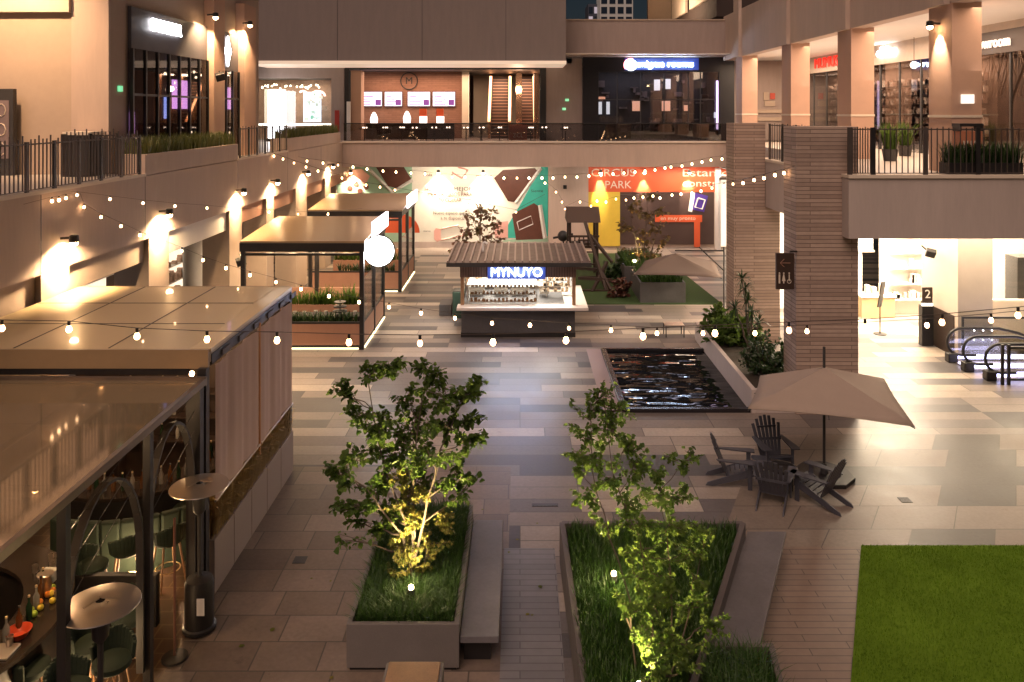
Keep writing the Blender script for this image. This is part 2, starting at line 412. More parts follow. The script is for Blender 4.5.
# lawn at lower right
lp = [(3.62, 9.0), (13.5, 9.0), (13.5, 14.35), (6.12, 14.35)]
d = M(); d.prism(lp, .002, .03)
tag(d.build('lawn_base', MT['lawn']), kind='structure')
g = M()
for _ in range(42000):
    y = R.uniform(9.6, 14.33); x0 = 3.62 + (y - 9) * (2.5 / 5.35); x = R.uniform(x0 + .01, 10.4)
    a = R.uniform(0, 2 * PI); h = R.uniform(.018, .05); s = .006; lx, ly = R.uniform(-.02, .02), R.uniform(-.02, .02)
    n = len(g.v); g.v += [(x - s * math.cos(a), y - s * math.sin(a), .028), (x + s * math.cos(a), y + s * math.sin(a), .028), (x + lx, y + ly, .03 + h)]
    g.f.append((n, n + 1, n + 2))
tag(g.build('lawn_grass', MT['lawn']), 'short green artificial grass beside the plank path', 'grass', kind='stuff')
# play area turf
turfp = [(2.35, 32.4), (8.2, 32.4), (7.6, 44.0), (2.35, 44.0)]
d = M(); d.prism(turfp, .002, .03); tag(d.build('play_area_turf', mat('dark_turf', (.03, .065, .012), .95, var=.3, scale=8, bump=.6)), kind='structure')

# ================================================================ left wing
LX = -9.7
FL = 6.16
lw = thing('gallery_building', 'two storey taupe gallery wing along the left side with lit shop above', 'building', (LX, 12, 0))
b = M(); b.box(LX - .4, LX, 4, 45.6, 4.5, FL - .02)
b.build('fascia_wall', MT['stucco'], lw)
b = M()
for yy in (16.2, 20.7, 27.5, 33.4, 39.0): b.box(LX - .01, LX + .004, yy - .012, yy + .012, 4.52, FL - .04)
b.build('wall_joint', MT['dgrey'], lw)
b = M(); b.box(LX - .02, LX + .03, 4, 20.7, FL - .02, FL + .05); b.box(LX - .02, LX + .03, 27.5, 33.4, FL - .02, FL + .05)
b.build('floor_edge', MT['cream'], lw)
b = M(); b.box(-34, LX - .42, 4, 45.6, FL - .3, FL); b.build('upper_walkway', mat('walkway_tile', (.50, .44, .38), .4, var=.1), lw)
b = M(); b.box(LX - .75, LX - .12, 4, 20.88, 3.9, 4.5); b.build('lintel', MT['stucco_l'], lw)
b = M(); b.box(LX - .75, LX - .10, 22.12, 26.68, 3.85, 4.5); b.build('lintel', MT['whitewall'], lw)
b = M(); b.box(LX - .75, LX - .12, 27.92, 45.6, 3.9, 4.5); b.build('lintel', MT['terracotta'], lw)
for (y0, y1) in ((16.2, 17.2), (20.9, 22.1), (26.7, 27.9), (30.6, 31.5), (34.6, 36.4), (39.8, 41.0)):
    b = M(); b.box(LX - .9, LX + .001, y0, y1, 0, 4.499); b.build('column', MT['stucco_l'], lw)
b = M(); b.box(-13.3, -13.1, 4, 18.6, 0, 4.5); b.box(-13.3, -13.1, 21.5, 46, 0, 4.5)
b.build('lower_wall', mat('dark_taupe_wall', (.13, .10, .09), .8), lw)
b = M(); b.box(-30, LX - .42, 4, 46, 4.5, 4.52); b.build('soffit', MT['whitewall'], lw)
# upper block
b = M(); b.box(-34, -10.75, 21, 32.9, FL, 15); 
b.build('upper_wall', mat('upper_taupe_wall', (.44, .335, .265), .85, var=.07, scale=.6, bump=.2, bscale=80), lw)
b = M(); b.box(-34, -11.72, 20.96, 20.995, FL, 10.4); b.build('recessed_panel', MT['stucco_l'], lw)
b = M(); b.box(-34, -11.72, 20.78, 20.998, 10.4, 15); b.box(-11.72, -10.75, 20.9, 20.998, FL, 15); b.build('wall_panel', MT['stucco'], lw)
b = M(); b.box(-34, -9.95, 20.7, 20.72, 11.1, 11.13); b.build('wall_joint', MT['dgrey'], lw)
# sport bar storefront on X=-10.7
SX = -10.74
b = M(); b.box(SX, SX + .10, 21.9, 27.2, 9.55, 10.7); b.box(SX, SX + .1, 28.2, 30.2, 9.3, 10.7)
b.build('sign_fascia', mat('charcoal_fascia', (.05, .045, .05), .5), lw)
b = M()
for (y0, y1) in ((27.2, 28.2), (30.2, 31.5)): b.box(SX, SX + .34, y0, y1, FL, 11.9)
b.build('pilaster', MT['salmon'], lw)
inter_dark = mat('dim_interior', (.05, .035, .035), .7)
b = M(); b.box(SX, SX + .02, 21.9, 27.2, FL, 9.55); b.box(SX, SX + .02, 28.2, 30.2, FL, 9.3); b.build('interior_back', inter_dark, lw)
for (y0, y1, n, zt) in ((21.9, 27.2, 7, 9.55), (28.2, 30.2, 3, 9.3)):
    f = M(); 
    for i in range(n + 1):
        yy = y0 + (y1 - y0) * i / n; f.box(SX + .08, SX + .17, yy - .04, yy + .04, FL, zt)
    f.box(SX + .09, SX + .16, y0, y1, 8.25, 8.31)
    fr = f.build('window_frame', MT['black'], lw)
    q = M(); q.box(SX + .115, SX + .13, y0, y1, FL, zt); q.build('pane', MT['dglass'], fr)
# lit things seen in the window
scr_m = emis('magenta_screen', (.75, .35, .9), 2.6); scr_b = emis('blue_screen', (.3, .4, 1), 2.2)
for (y0, z0, w_, h_, mm) in ((24.6, 7.9, .45, .9, scr_m), (25.3, 7.9, .45, .9, scr_m), (24.05, 7.6, .2, .7, scr_b), (22.0, 6.9, .18, .9, scr_m), (28.5, 7.9, .4, .8, scr_b), (29.1, 7.9, .5, .8, scr_m), (24.3, 9.1, .15, .4, scr_b)):
    q = M(); q.box(SX + .03, SX + .06, y0, y0 + w_, z0, z0 + h_); q.build('screen', mm, lw)
q = M()
for i in range(22):
    yy = R.uniform(22, 29.9)
    if 26.8 < yy < 28.1: continue
    z = R.choice([R.uniform(8.7, 9.3), R.uniform(6.5, 7.2)]); q.ball((SX + .05, yy, z), .045, 5)
q.build('interior_lights', emis('shop_interior_lights', (1, .75, .5), 5), lw)
q = M()
for i in range(40):
    yy = R.uniform(22, 29.9)
    if 26.7 < yy < 28.2: continue
    q.box(SX + .022, SX + .05, yy, yy + R.uniform(.1, .5), 6.3, R.uniform(6.6, 8.3))
q.build('furnishing', mat('dim_furnishing', (.16, .10, .09), .7, var=.5), lw)

sg = thing('illuminated_sign', 'glowing white SPORT BAR lettering above the dark upper left shopfront', 'sign', (SX + .15, 24, 10.2))
text('lettering', 'SPORT BAR', E_WHITE, sg, (SX + .17, 23.95, 10.3), .52, '+x', .06, width=2.0)
sg = thing('illuminated_sign', 'small glowing white diamond emblem on the narrow upper left shopfront', 'sign', (SX + .15, 29, 10))
q = M(); q.prism([(28.7, 10.0), (28.85, 10.2), (29.0, 10.55), (29.15, 10.2), (29.3, 10.0), (29.15, 9.8), (29.0, 9.45), (28.85, 9.8)], SX + .13, SX + .18, 'x'); q.build('emblem', E_WHITE, sg)
sg = M(); sg.box(-10.74, -10.70, 21.35, 21.55, 8.35, 8.5); tag(sg.build('exit_sign', emis('green_sign', (.1, .8, .35), .7)), 'small green safety sign on the dark upper left wall corner', 'sign')
# directory board
t = thing('directory_board', 'tall dark directory board with rows of pale drawings at far left', 'board', (-13.6, 20.7, FL))
q = M(); q.box(-14.4, -13.05, 20.6, 20.75, FL, 8.4); q.build('board', MT['dgrey'], t, bevel=.01)
q = M(); q.box(-14.3, -13.15, 20.58, 20.598, 6.6, 8.1); q.build('poster', mat('grey_poster', (.22, .17, .17), .4), t)
q = M()
for i in range(3):
    for k in range(3):
        cx, cz = -13.35 - k * .4, 6.85 + i * .5
        q.tube([(cx + .12 * math.cos(a), 20.573, cz + .16 * math.sin(a)) for a in [2 * PI * j / 9 for j in range(10)]], .014, 4)
build_each(q, 'drawing', MT['cream'], t)
q = M(); q.box(-11.45, -10.85, 20.15, 20.75, FL, 7.22); tb = tag(q.build('waste_bin', MT['dgrey'], bevel=.02), 'grey square waste bin behind the left balcony rail', 'bin')
q = M(); q.box(-11.5, -10.8, 20.1, 20.8, 7.22, 7.30); q.build('lid', MT['cream'], tb)

# planters on the left parapet
def blades(m_, x0, x1, y0, y1, z, n, h, w_=.012, lean=.25, zf=None):
    for _ in range(n):
        x, y = R.uniform(x0, x1), R.uniform(y0, y1); a = R.uniform(0, 2 * PI); hh = h * R.uniform(.5, 1.15); l = hh * R.uniform(0, lean) * 2
        dx, dy = math.cos(a) * l, math.sin(a) * l; px, py = -math.sin(a) * w_, math.cos(a) * w_
        zz = z if zf is None else zf(x, y)
        k = len(m_.v)
        m_.v += [(x - px, y - py, zz), (x + px, y + py, zz), (x + dx * .35 + px * .8, y + dy * .35 + py * .8, zz + hh * .6), (x + dx * .35 - px * .8, y + dy * .35 - py * .8, zz + hh * .6), (x + dx, y + dy, zz + hh)]
        m_.f += [(k, k + 1, k + 2, k + 3), (k + 3, k + 2, k + 4)]
for (y0, y1, lab) in ((20.7, 27.5, 'long concrete parapet planter with green grass below the lit left shopfront'), (33.4, 43.2, 'parapet planter with yellowish grass at the far end of the left wing')):
    t = thing('parapet_planter', lab, 'planter', (LX - .3, (y0 + y1) / 2, FL), group='planters along the left parapet')
    q = M(); q.box(LX - .72, LX + .002, y0, y1, FL, 6.7); q.build('planter_box', MT['stucco'], t)
    q = M(); blades(q, LX - .62, LX - .06, y0 + .1, y1 - .1, 6.66, 2600, .48, .014); q.build('grass', leafm('parapet_grass' , (.09, .12, .025), (.24, .22, .07), .3), t)

def railing(name, lab, pts, h=1.0, posts=None, nb=6, group='steel balcony railings', over=.10, zb=FL + .05, wide=.05, solid=.09):
    """steel railing along the polyline of posts"""
    t = thing(name, lab, 'railing', (pts[0][0], pts[0][1], FL), group=group)
    for i, (x, y) in enumerate(pts):
        a = math.atan2(pts[min(i + 1, len(pts) - 1)][1] - pts[max(i - 1, 0)][1], pts[min(i + 1, len(pts) - 1)][0] - pts[max(i - 1, 0)][0])
        q = M(); q.obox((x, y, zb + h / 2), (solid, .05, h), Matrix.Rotation(a, 3, 'Z')); q.build('post', MT['black'] if i % 2 else MT['rail'], t)
    r_ = M(); s_ = M()
    for (a, b) in zip(pts, pts[1:]):
        r_.bar((*a, zb + h - .05), (*b, zb + h - .05), .03, .03); r_.bar((*a, zb + .04), (*b, zb + .04), .03, .02)
        for k in range(1, nb):
            x, y = a[0] + (b[0] - a[0]) * k / nb, a[1] + (b[1] - a[1]) * k / nb
            s_.box(x - .011, x + .011, y - .011, y + .011, zb + .03, zb + h + over * (1 if k % 3 else 1.7) - .05)
    build_each(r_, 'handrail', MT['rail'], t); s_.build('baluster_panel', MT['rail'], t)
    return t
def lin(a, b, n): return [(a[0] + (b[0] - a[0]) * i / n, a[1] + (b[1] - a[1]) * i / n) for i in range(n + 1)]
railing('balcony_railing', 'brown steel railing with thin balusters at the near end of the left balcony', lin((LX + .0, 12.0), (LX + .0, 20.4), 9), 1.0, nb=7)
railing('balcony_railing', 'short run of dark railing between the two grass parapets on the left', lin((LX + .0, 27.7), (LX + .0, 33.2), 6), 1.05, nb=3)
railing('balcony_railing', 'second row of dark railing posts set back on the left balcony', lin((-11.2, 19.6), (-10.25, 20.35), 2), 1.05, nb=7)

# lower left shop strips seen between the columns
t = thing('shop_window', 'bright ground floor shop window with shelves behind the left terrace columns', 'shop window', (-13, 30, 0))
q = M(); q.box(-13.08, -13.04, 22.6, 25.2, 0.2, 3.6); q.box(-13.08, -13.04, 29, 34, .2, 3.6); q.build('glow_wall', emis('glowing_shop_wall', (1, .80, .58), .9), t)  # wall glows by itself in place of lamps inside the shop
q = M()
for y0, y1 in ((22.6, 25.2), (29, 34)):
    for z in (.9, 1.5, 2.1, 2.7): q.box(-13.03, -12.75, y0, y1, z, z + .03)
q.build('shelf', MT['white'], t)
q = M()
for _ in range(170):
    yy = R.choice([R.uniform(22.6, 25), R.uniform(29, 33.8)]); z = R.choice((.93, 1.53, 2.13, 2.73)); q.box(-12.98, -12.8, yy, yy + R.uniform(.06, .16), z, z + R.uniform(.12, .42))
q.build('merchandise', mat('mixed_goods', (.40, .28, .22), .5, var=.6, scale=6), t)
q = M(); q.box(-13.08, -13.02, 16.9, 21.4, 1.5, 3.9); tag(q.build('shop_window', emis('blue_dim_window', (.55, .68, .80), .42)), 'pale blue lit window strip just above the large left terrace roof', 'window')
q = M(); q.cyl(-11.9, 29.3, 0, 4.4, .42); tag(q.build('round_column', MT['white'], smooth=True), 'round white column with small black sign behind the middle terrace', 'column')

# ================================================================ wall lamps
def wall_lamp(x, y, z, lab, power=60, out=(1, 0), group='wall spotlights on the left wing', spot=118, shade=True, col=(1, .66, .36)):
    t = thing('wall_spotlight', lab, 'lamp', (x, y, z), group=group)
    ox, oy = out
    q = M(); q.bar((x, y, z + .08), (x + ox * .26, y + oy * .26, z + .10), .05, .05); q.build('bracket', MT['black'], t)
    q = M(); q.lathe(x + ox * .28, y + oy * .28, [(.05, z + .16), (.09, z + .14), (.10, z + .0), (.085, z + .0), (.08, z + .1)], 12); q.build('housing', MT['black'], t, smooth=True)
    q = M(); q.ball((x + ox * .28, y + oy * .28, z + .0), .085, 6); q.build('bulb', E_WARM, t, smooth=True)
    lamp('spotlight_beam', 'SPOT', (x + ox * .25, y + oy * .25, z - .08), power, col, (-ox * .5, -oy * .5, -1), .05, spot, .45)
for i, (y, lab) in enumerate(((16.9, 'wall spotlight washing the wall above the big terrace roof'), (21.5, 'wall spotlight on the column behind the big terrace roof'), (27.3, 'wall spotlight on the column beside the middle terrace'),
        (31.1, 'wall spotlight above the middle terrace roof'), (35.6, 'wall spotlight between the middle and far terraces'), (40.3, 'farthest wall spotlight of the left wing over the far terrace'))):
    wall_lamp(LX, y, 5.05, lab, 420 if i < 2 else 300, spot=158)
wall_lamp(SX + .34, 26.6, 10.95, 'upper wall spotlight right of the SPORT BAR lettering', 420)
wall_lamp(SX + .34, 30.0, 11.05, 'upper wall spotlight right of the diamond emblem', 400)
wall_lamp(-12.6, 20.78, 11.9, 'wall spotlight high above the beige wall at upper left', 60, (0, -1), spot=140, col=(1, .66, .36))
lamp('added_upper_beam', 'SPOT', (-12.9, 18.6, 12.4), 560, (1, .60, .32), (0, .75, -1), .08, 95, .9)  # bare spot without fixture, added off the wall to brighten it
# small floodlight
def flood(x, y, z, lab, aim):
    t = thing('floodlight', lab, 'lamp', (x, y, z)); q = M(); q.obox((x, y, z), (.3, .18, .26), Matrix.Rotation(.6, 3, 'X') @ Matrix.Rotation(aim, 3, 'Z')); q.build('housing', MT['black'], t, bevel=.02)
    q = M(); q.bar((x, y + .05, z), (x - .15, y + .3, z + .2), .04, .04); q.build('bracket', MT['black'], t)
x, z = W(242, 261, 26.6); flood(x, 26.5, z, 'black floodlight at the left corner of the middle terrace', .5)
x, z = W(205, 75, 27); flood(SX + .55, 27.2, 9.0, 'black camera box on the pilaster beside the sport bar windows', .5)
# ================================================================ rear wing
rw = thing('rear_building', 'two storey gallery wing closing the far end of the plaza', 'building', (0, 46, 0))
b = M(); b.box(-14, 16, 46, 46.4, 0, 4.8); b.build('ground_wall', MT['stucco'], rw)
b = M(); b.box(-9.7, 11.4, 43.7, 44.1, 4.8, FL - .04); b.build('fascia_wall', MT['stucco'], rw)
b = M(); b.box(-9.7, 11.4, 43.62, 44.1, FL - .04, FL + .05); b.build('floor_edge', MT['cream'], rw)
b = M(); b.box(-16, 16, 44.1, 60, FL - .3, FL); b.box(-16, 16, 44.1, 46, 4.8, 4.83); b.build('upper_walkway', mat('rear_walkway', (.25, .2, .18), .4), rw)
wm = mat('rear_upper_wall', (.34, .27, .24), .8, var=.11, bump=.2, streak=True)
b = M()
b.box(-19, -16, 46.2, 46.5, FL, 10.6); b.box(-16, -10.9, 46.2, 46.5, 9.75, 10.6); b.box(-10.9, -10.15, 46.2, 46.5, FL, 10.6)
b.box(1.5, 3.6, 46.2, 46.5, FL, 10.9); b.box(12.35, 30, 46.2, 46.5, FL, 10.9); b.box(3.6, 12.35, 46.2, 46.5, 11.03, 11.2); b.box(-19, 3, 46.2, 46.5, 10.6, 10.9)
b.build('upper_wall', wm, rw)
b = M(); b.box(-18, 30, 44, 46.5, 11.0, 11.04); b.build('soffit', MT['cream'], rw)
b = M(); b.box(-14.6, 2.44, 42.5, 46.6, 10.5, 15.5); b.build('overhang', mat('overhang_panel', (.22, .18, .165), .75, var=.10, bump=.2, streak=True), rw)
b = M(); b.box(-14.6, 2.46, 42.44, 46.2, 10.35, 10.52); b.build('glow_trim', emis('glow_soffit_trim', (1, .75, .55), .35, (.8, .68, .55)), rw)  # cream trim given its own glow in place of light falling on it
b = M()
for xx in (-13.9, -9.7, -5.2, -.75): b.box(xx - .012, xx + .012, 42.49, 42.51, 10.55, 15.5)
b.build('panel_joint', MT['dgrey'], rw)
b = M(); b.box(2.44, 12.75, 45.0, 46.6, 10.95, 12.95); b.build('parapet_wall', wm, rw)
b = M(); b.box(2.44, 12.75, 44.95, 46.65, 12.95, 13.02); b.build('coping', MT['stucco_l'], rw)
b = M(); b.box(-9.7, 16, 60, 60.3, FL, 11); b.build('back_wall', mat('food_hall_back_wall', (.20, .12, .09), .8), rw)
# food hall frame
b = M(); b.box(-10.12, -9.85, 46.1, 46.22, FL, 10.5); b.box(1.15, 1.5, 46.1, 46.22, FL, 10.5); b.box(-9.85, 1.15, 46.1, 46.22, 10.25, 10.5)
b.build('opening_frame', MT['black'], rw)
b = M(); b.box(-9.8, -9.2, 46.3, 47.2, FL, 10.2); b.build('column', MT['salmon'], rw)
herr = strips('herringbone_clay', (.36, .19, .13), (.29, .15, .10), (.20, .10, .07), .5, .12, .01, .7)
b = M(); b.box(-9.9, -3.6, 50, 50.3, FL, 10.3); b.build('feature_wall', herr, rw)
b = M(); b.box(-10.2, 1.6, 46.6, 60, 10.3, 10.4); b.build('hall_ceiling', MT['dgrey'], rw)
b = M(); b.box(-3.6, -3.2, 49.6, 50.3, FL, 10.3); b.build('white_pier', MT['cream'], rw)
b = M(); b.box(-3.2, 2, 55, 55.2, FL, 10.3); b.build('hall_wall', MT['stucco_l'], rw)
lamp('hall_light', 'AREA', (-5.5, 48.2, 10.15), 130, (1, .62, .40), size=8, sy=2)
lamp('hall_light', 'AREA', (-.8, 51, 10.15), 170, (1, .70, .48), size=4, sy=3)
t = thing('wall_emblem', 'black letter M inside a ring on the herringbone wall', 'sign', (-6.9, 49.9, 9.6))
x, z = W(409, 81, 49.9)
q = M(); q.tube([(x + .52 * math.cos(2 * PI * i / 28), 49.93, z + .52 * math.sin(2 * PI * i / 28)) for i in range(29)], .035, 5); q.build('ring', MT['black'], t)
text('letter', 'M', MT['black'], t, (x, 49.93, z), .62, ext=.03)
for i, (x0, x1, lab) in enumerate(((361, 382, 'leftmost of the menu screens below the M emblem'), (385, 402, 'menu screen with the pink dish photo, second from left'), (408, 430, 'menu screen directly right of the narrow gap below the emblem'), (433, 455, 'rightmost of the menu screens on the herringbone wall'))):
    a, z1 = W(x0, 92, 49.9); c, z0 = W(x1, 106, 49.9)
    t = thing('menu_screen', lab, 'screen', ((a + c) / 2, 49.9, z0), group='menu screens below the M emblem')
    q = M(); q.box(a - .03, c + .03, 49.86, 49.96, z0 - .03, z1 + .03); q.build('casing', MT['black'], t)
    q = M(); q.box(a, c, 49.84, 49.858, z0, z1); q.build('display', emis('menu_display', (.85, .72, 1), 1.05) if i == 0 else bpy.data.materials['menu_display'], t)
    q = M()
    for k in range(5): q.box(a + .08, a + .08 + (c - a) * R.uniform(.3, .6), 49.832, 49.838, z1 - .15 - k * .16, z1 - .10 - k * .16)
    q.box(c - .4, c - .05, 49.832, 49.838, z0 + .05, z0 + .4); q.build('menu_print', emis('menu_print', (.30, .05, .45), .5, (.1, .05, .1)) if i == 0 else bpy.data.materials['menu_print'], t)
for px, py, lab in ((374, 119, 'white glowing figure on the food counter, leftmost'), (407, 118, 'white glowing figure on the food counter left of the orange posters')):
    x, z = W(px, py, 48.6); t = thing('counter_lamp', lab, 'lamp', (x, 48.6, FL), group='white lamps on the food counter')
    q = M(); q.lathe(x, 48.6, [(.01, z - .4), (.2, z - .35), (.24, z), (.16, z + .25), (.05, z + .42)], 12); q.build('lamp_shade', emis('counter_lamp_glow', (1, .92, .85), 1.8) if px == 374 else bpy.data.materials['counter_lamp_glow'], t, smooth=True)
for px, lab in ((423, 'orange and white counter display nearer the M emblem'), (440, 'orange and white counter display, rightmost on the food counter')):
    x, z = W(px, 116, 48.6); t = thing('counter_display', lab, 'display', (x, 48.6, FL), group='orange displays on the food counter')
    q = M(); q.box(x - .22, x + .22, 48.55, 48.65, z, z + .45); q.build('poster', MT['orange'], t)
    q = M(); q.box(x - .2, x + .25, 48.5, 48.6, z - .45, z - .02); q.build('lit_base', bpy.data.materials['counter_lamp_glow'], t)
q = M(); q.box(-9.3, -4, 48.3, 48.9, FL, 7.1); tag(q.build('food_counter', MT['darkwood']), 'long dark food counter in front of the herringbone wall', 'counter')
# two escalators going up at the rear
for i, (x0, x1, lab) in enumerate(((491, 508, 'left one of the two rear escalators rising from the upper floor'), (517, 533, 'right one of the two rear escalators rising from the upper floor'))):
    a, _ = W(x0, 0, 50); c, _ = W(x1, 0, 50)
    t = thing('escalator', lab, 'escalator', ((a + c) / 2, 49.5, FL), group='rear escalators'); q = M()
    for k in range(20): q.box(a, c, 49.5 + k * .2, 49.72 + k * .2, FL - .2 + k * .2, FL + .2 + k * .2)
    q.build('steps', mat('escalator_steps', (.07, .035, .025), .6) if i == 0 else bpy.data.materials['escalator_steps'], t)
    q = M()
    for k in range(20): q.box(a + .02, c - .02, 49.485 + k * .2, 49.50 + k * .2, FL + .16 + k * .2, FL + .2 + k * .2)
    q.build('step_nosing', MT['terracotta'], t)
    for s in ((a - .18, a - .02), (c + .02, c + .18)) if i == 0 else ((c + .02, c + .2),):
        q = M(); q.prism([(49.3, FL), (53.5, 10.25), (53.5, 10.3), (49.3, 10.3) if False else (52.6, 10.3), (49.3, 7.2)], s[0], s[1], 'x'); q.build('balustrade', mat('bronze_mirror', (.62, .34, .2), .2, .8), t)
q = M(); q.box(-.25, .12, 49.3, 49.6, FL, 10.2); tag(q.build('mirrored_pillar', mat('copper_mirror', (.7, .42, .28), .18, .9)), 'copper mirrored pillar between the two rear escalators', 'pillar')
q = M(); q.box(.85, 1.15, 48.9, 49.3, FL, 10.2); tag(q.build('mirrored_pillar', bpy.data.materials['copper_mirror']), 'copper mirrored pillar right of the rear escalators', 'pillar')
lamp('escalator_light', 'POINT', (-.1, 48.4, 9.2), 45, (1, .66, .42), size=.15)

# far left lit shop
t = thing('shop_window', 'brightly lit upper floor shop with animated screen beyond the left wing', 'shop window', (-13.4, 46.4, FL))
q = M(); q.box(-16, -10.9, 49, 49.1, FL, 9.75); q.build('back_wall', mat('warm_shop_wall', (.4, .25, .17), .7, var=.3), t)
q = M(); q.box(-16, -10.9, 46.4, 46.42, FL, 9.75); q.build('glass_front', MT['glass'], t)
q = M(); q.box(-15.6, -14.3, 48.8, 48.95, 7.0, 9.2); q.build('light_panel', emis('shop_light_panel', (1, .72, .45), .5), t)
q = M(); q.box(-13.0, -11.95, 48, 48.1, 7.2, 9.0); q.build('video_screen', emis('video_screen_blue', (.45, .75, 1), 1.6), t)
q = M()
for _ in range(26):
    x, z = R.uniform(-13.0, -12.0), R.uniform(7.3, 8.9); q.box(x, x + R.uniform(.06, .3), 47.98, 47.995, z, z + R.uniform(.04, .22))
q.build('screen_image', emis('video_image', (.05, .35, .25), .6), t)
q = M(); q.tube([(-12.1 + .42 * math.cos(a), 47.9, 8.75 + .3 * math.sin(a)) for a in [2 * PI * i / 14 for i in range(11)]], .06, 5); q.tube([(-13.0 + .3 * math.cos(a), 47.9, 8.75 + .3 * math.sin(a)) for a in [2 * PI * i / 14 for i in range(6)]], .06, 5)
build_each(q, 'neon_curl', emis('pink_neon', (1, .45, .4), 4), t)
q = M()
for i in range(26): q.ball((R.uniform(-15.8, -11.6), R.uniform(46.8, 48.6), R.uniform(9.2, 9.45)), .05, 5)
q.build('ceiling_lights', emis('track_lights', (1, .85, .6), 10), t)
q = M(); q.box(-15.8, -11.2, 47.2, 47.5, 7.0, 7.12); q.build('shelf', E_SOFT, t)
q = M(); q.box(-16, -10.9, 46.8, 49, 9.75, 9.8); q.build('ceiling', MT['dgrey'], t)
x, z = W(325, 108, 46.3); q = M(); q.box(x - .15, x + .15, 46.1, 46.15, z - .12, z + .12); q.build('notice', MT['cream'], t)
lamp('shop_light', 'AREA', (-13.5, 47.7, 9.6), 40, (1, .85, .65), size=4, sy=1.4)
x, z = W(276, 110, 45.2)
t = thing('light_totem', 'glaring white illuminated totem on the upper floor behind the left railing', 'sign', (x, 45.2, FL))
q = M(); q.box(x - .42, x + .42, 45.1, 45.35, FL + .15, 9.05); q.build('lit_panel', emis('totem_light', (.95, .95, 1), 7), t, bevel=.03)
q = M(); q.box(x - .5, x + .5, 45.05, 45.4, FL, FL + .14); q.build('base', MT['black'], t)
q = M(); q.box(-9.95, -9.75, 45.9, 46.05, FL, 8.4); tag(q.build('thermometer_post', MT['white']), 'thin white post with red cap beside the food hall opening', 'post')
q = M(); q.box(-10.65, -10.4, 45.98, 46.1, 6.7, 7.9); tag(q.build('fire_cabinet', mat('red_cabinet', (.35, .03, .02), .5)), 'red fire hose cabinet at the far left corner of the upper floor', 'cabinet')
for px, py in ((567, 100), (564, 109)):
    x, z = W(px, py, 46.2); q = M(); q.box(x - .1, x + .1, 46.14, 46.19, z - .07, z + .07); tag(q.build('safety_sign', bpy.data.materials['green_sign']), 'tiny green safety sign %s on the pillar left of the dark shopfront' % ('upper' if py == 100 else 'lower'), 'sign')

# escape room shopfront
t = thing('shopfront', 'black framed upper shopfront with dim interior under the blue white sign', 'shopfront', (8, 46.2, FL))
q = M(); q.box(3.62, 12.33, 46.0, 46.15, 10.1, 11.0); q.box(3.62, 4.5, 46.0, 46.15, FL, 10.1); q.box(11.45, 12.33, 46.0, 46.15, FL, 10.1); q.build('frame', mat('black_shopfront', (.012, .012, .016), .35), t)
q = M()
for x in (4.5, 5.6, 6.95, 8.3, 9.7, 10.4, 11.45): q.box(x - .025, x + .025, 46.06, 46.12, FL, 10.1)
q.box(4.5, 11.45, 46.07, 46.11, 8.5, 8.54); q.build('mullion', MT['dgrey'], t)
q = M(); q.box(4.5, 11.45, 46.12, 46.13, FL, 10.1); q.build('pane', MT['glass'], t)
q = M(); q.box(3.7, 12.3, 48.5, 48.6, FL, 11); q.box(3.6, 12.4, 46.2, 48.5, 10.5, 10.55); q.build('interior_wall', mat('dark_shop_interior', (.04, .035, .04), .6, var=.4), t)
q = M()
for _ in range(46):
    x, z = R.uniform(4.6, 11.3), R.uniform(FL, 9.6); q.box(x, x + R.uniform(.08, .5), 48.2, 48.45, z, z + R.uniform(.05, .4))
q.build('furnishing', mat('shop_furnishing', (.16, .12, .12), .5, var=.6), t)
q = M()
for px, py, w_, h_ in ((600, 108, .22, .75), (608, 108, .2, .75), (657, 85, .35, .65), (668, 84, .3, .6), (716, 115, .25, .35)):
    x, z = W(px, py, 48.1); q.box(x - w_ / 2, x + w_ / 2, 48.05, 48.12, z - h_ / 2, z + h_ / 2)
q.build('lit_display', emis('cool_display', (.8, .82, .95), .7), t)
q = M()
for px, py, w_, h_ in ((636, 106, .45, .6), (666, 106, .5, .6), (686, 108, .25, .35), (601, 98, .5, .15)):
    x, z = W(px, py, 48.1); q.box(x - w_ / 2, x + w_ / 2, 48.05, 48.12, z - h_ / 2, z + h_ / 2)
q.build('warm_display', emis('warm_display', (1, .36, .15), .6), t)
q = M(); x, z = W(717, 95, 46.0); q.box(x - .05, x + .05, 45.9, 45.97, 6.8, 9.6); q.build('neon_strip', emis('pink_blue_neon', (.75, .55, 1), 1.6), t)
lamp('shop_light', 'AREA', (8, 47.2, 10.3), 22, (.8, .75, 1), size=6, sy=1)
sg = thing('illuminated_sign', 'blue white glowing enigma rooms lettering with round red white emblem', 'sign', (8, 45.98, 10.6))
x, z = W(665, 64, 45.9); text('lettering', 'enigma rooms', E_BLUE2, sg, (x, 45.9, z), .50, ext=.05, width=3.25)
x, z = W(631, 65, 45.9); q = M(); q.prism([(x + .32 * math.cos(2 * PI * i / 20), z + .32 * math.sin(2 * PI * i / 20)) for i in range(20)], 45.85, 45.92, 'y'); q.build('emblem', E_BLUE, sg)
q = M(); q.prism([(x + .42 * math.cos(2 * PI * i / 20), z + .40 * math.sin(2 * PI * i / 20)) for i in range(4, 13)], 45.93, 45.96, 'y'); q.build('red_rim', emis('red_neon', (1, .05, .05), 4), sg)
x, z = W(665, 64, 45.9); q = M(); q.box(x - 2.3, x + 1.95, 45.965, 45.985, z - .34, z + .34); q.build('halo_panel', E_HALO, sg, bevel=.0)

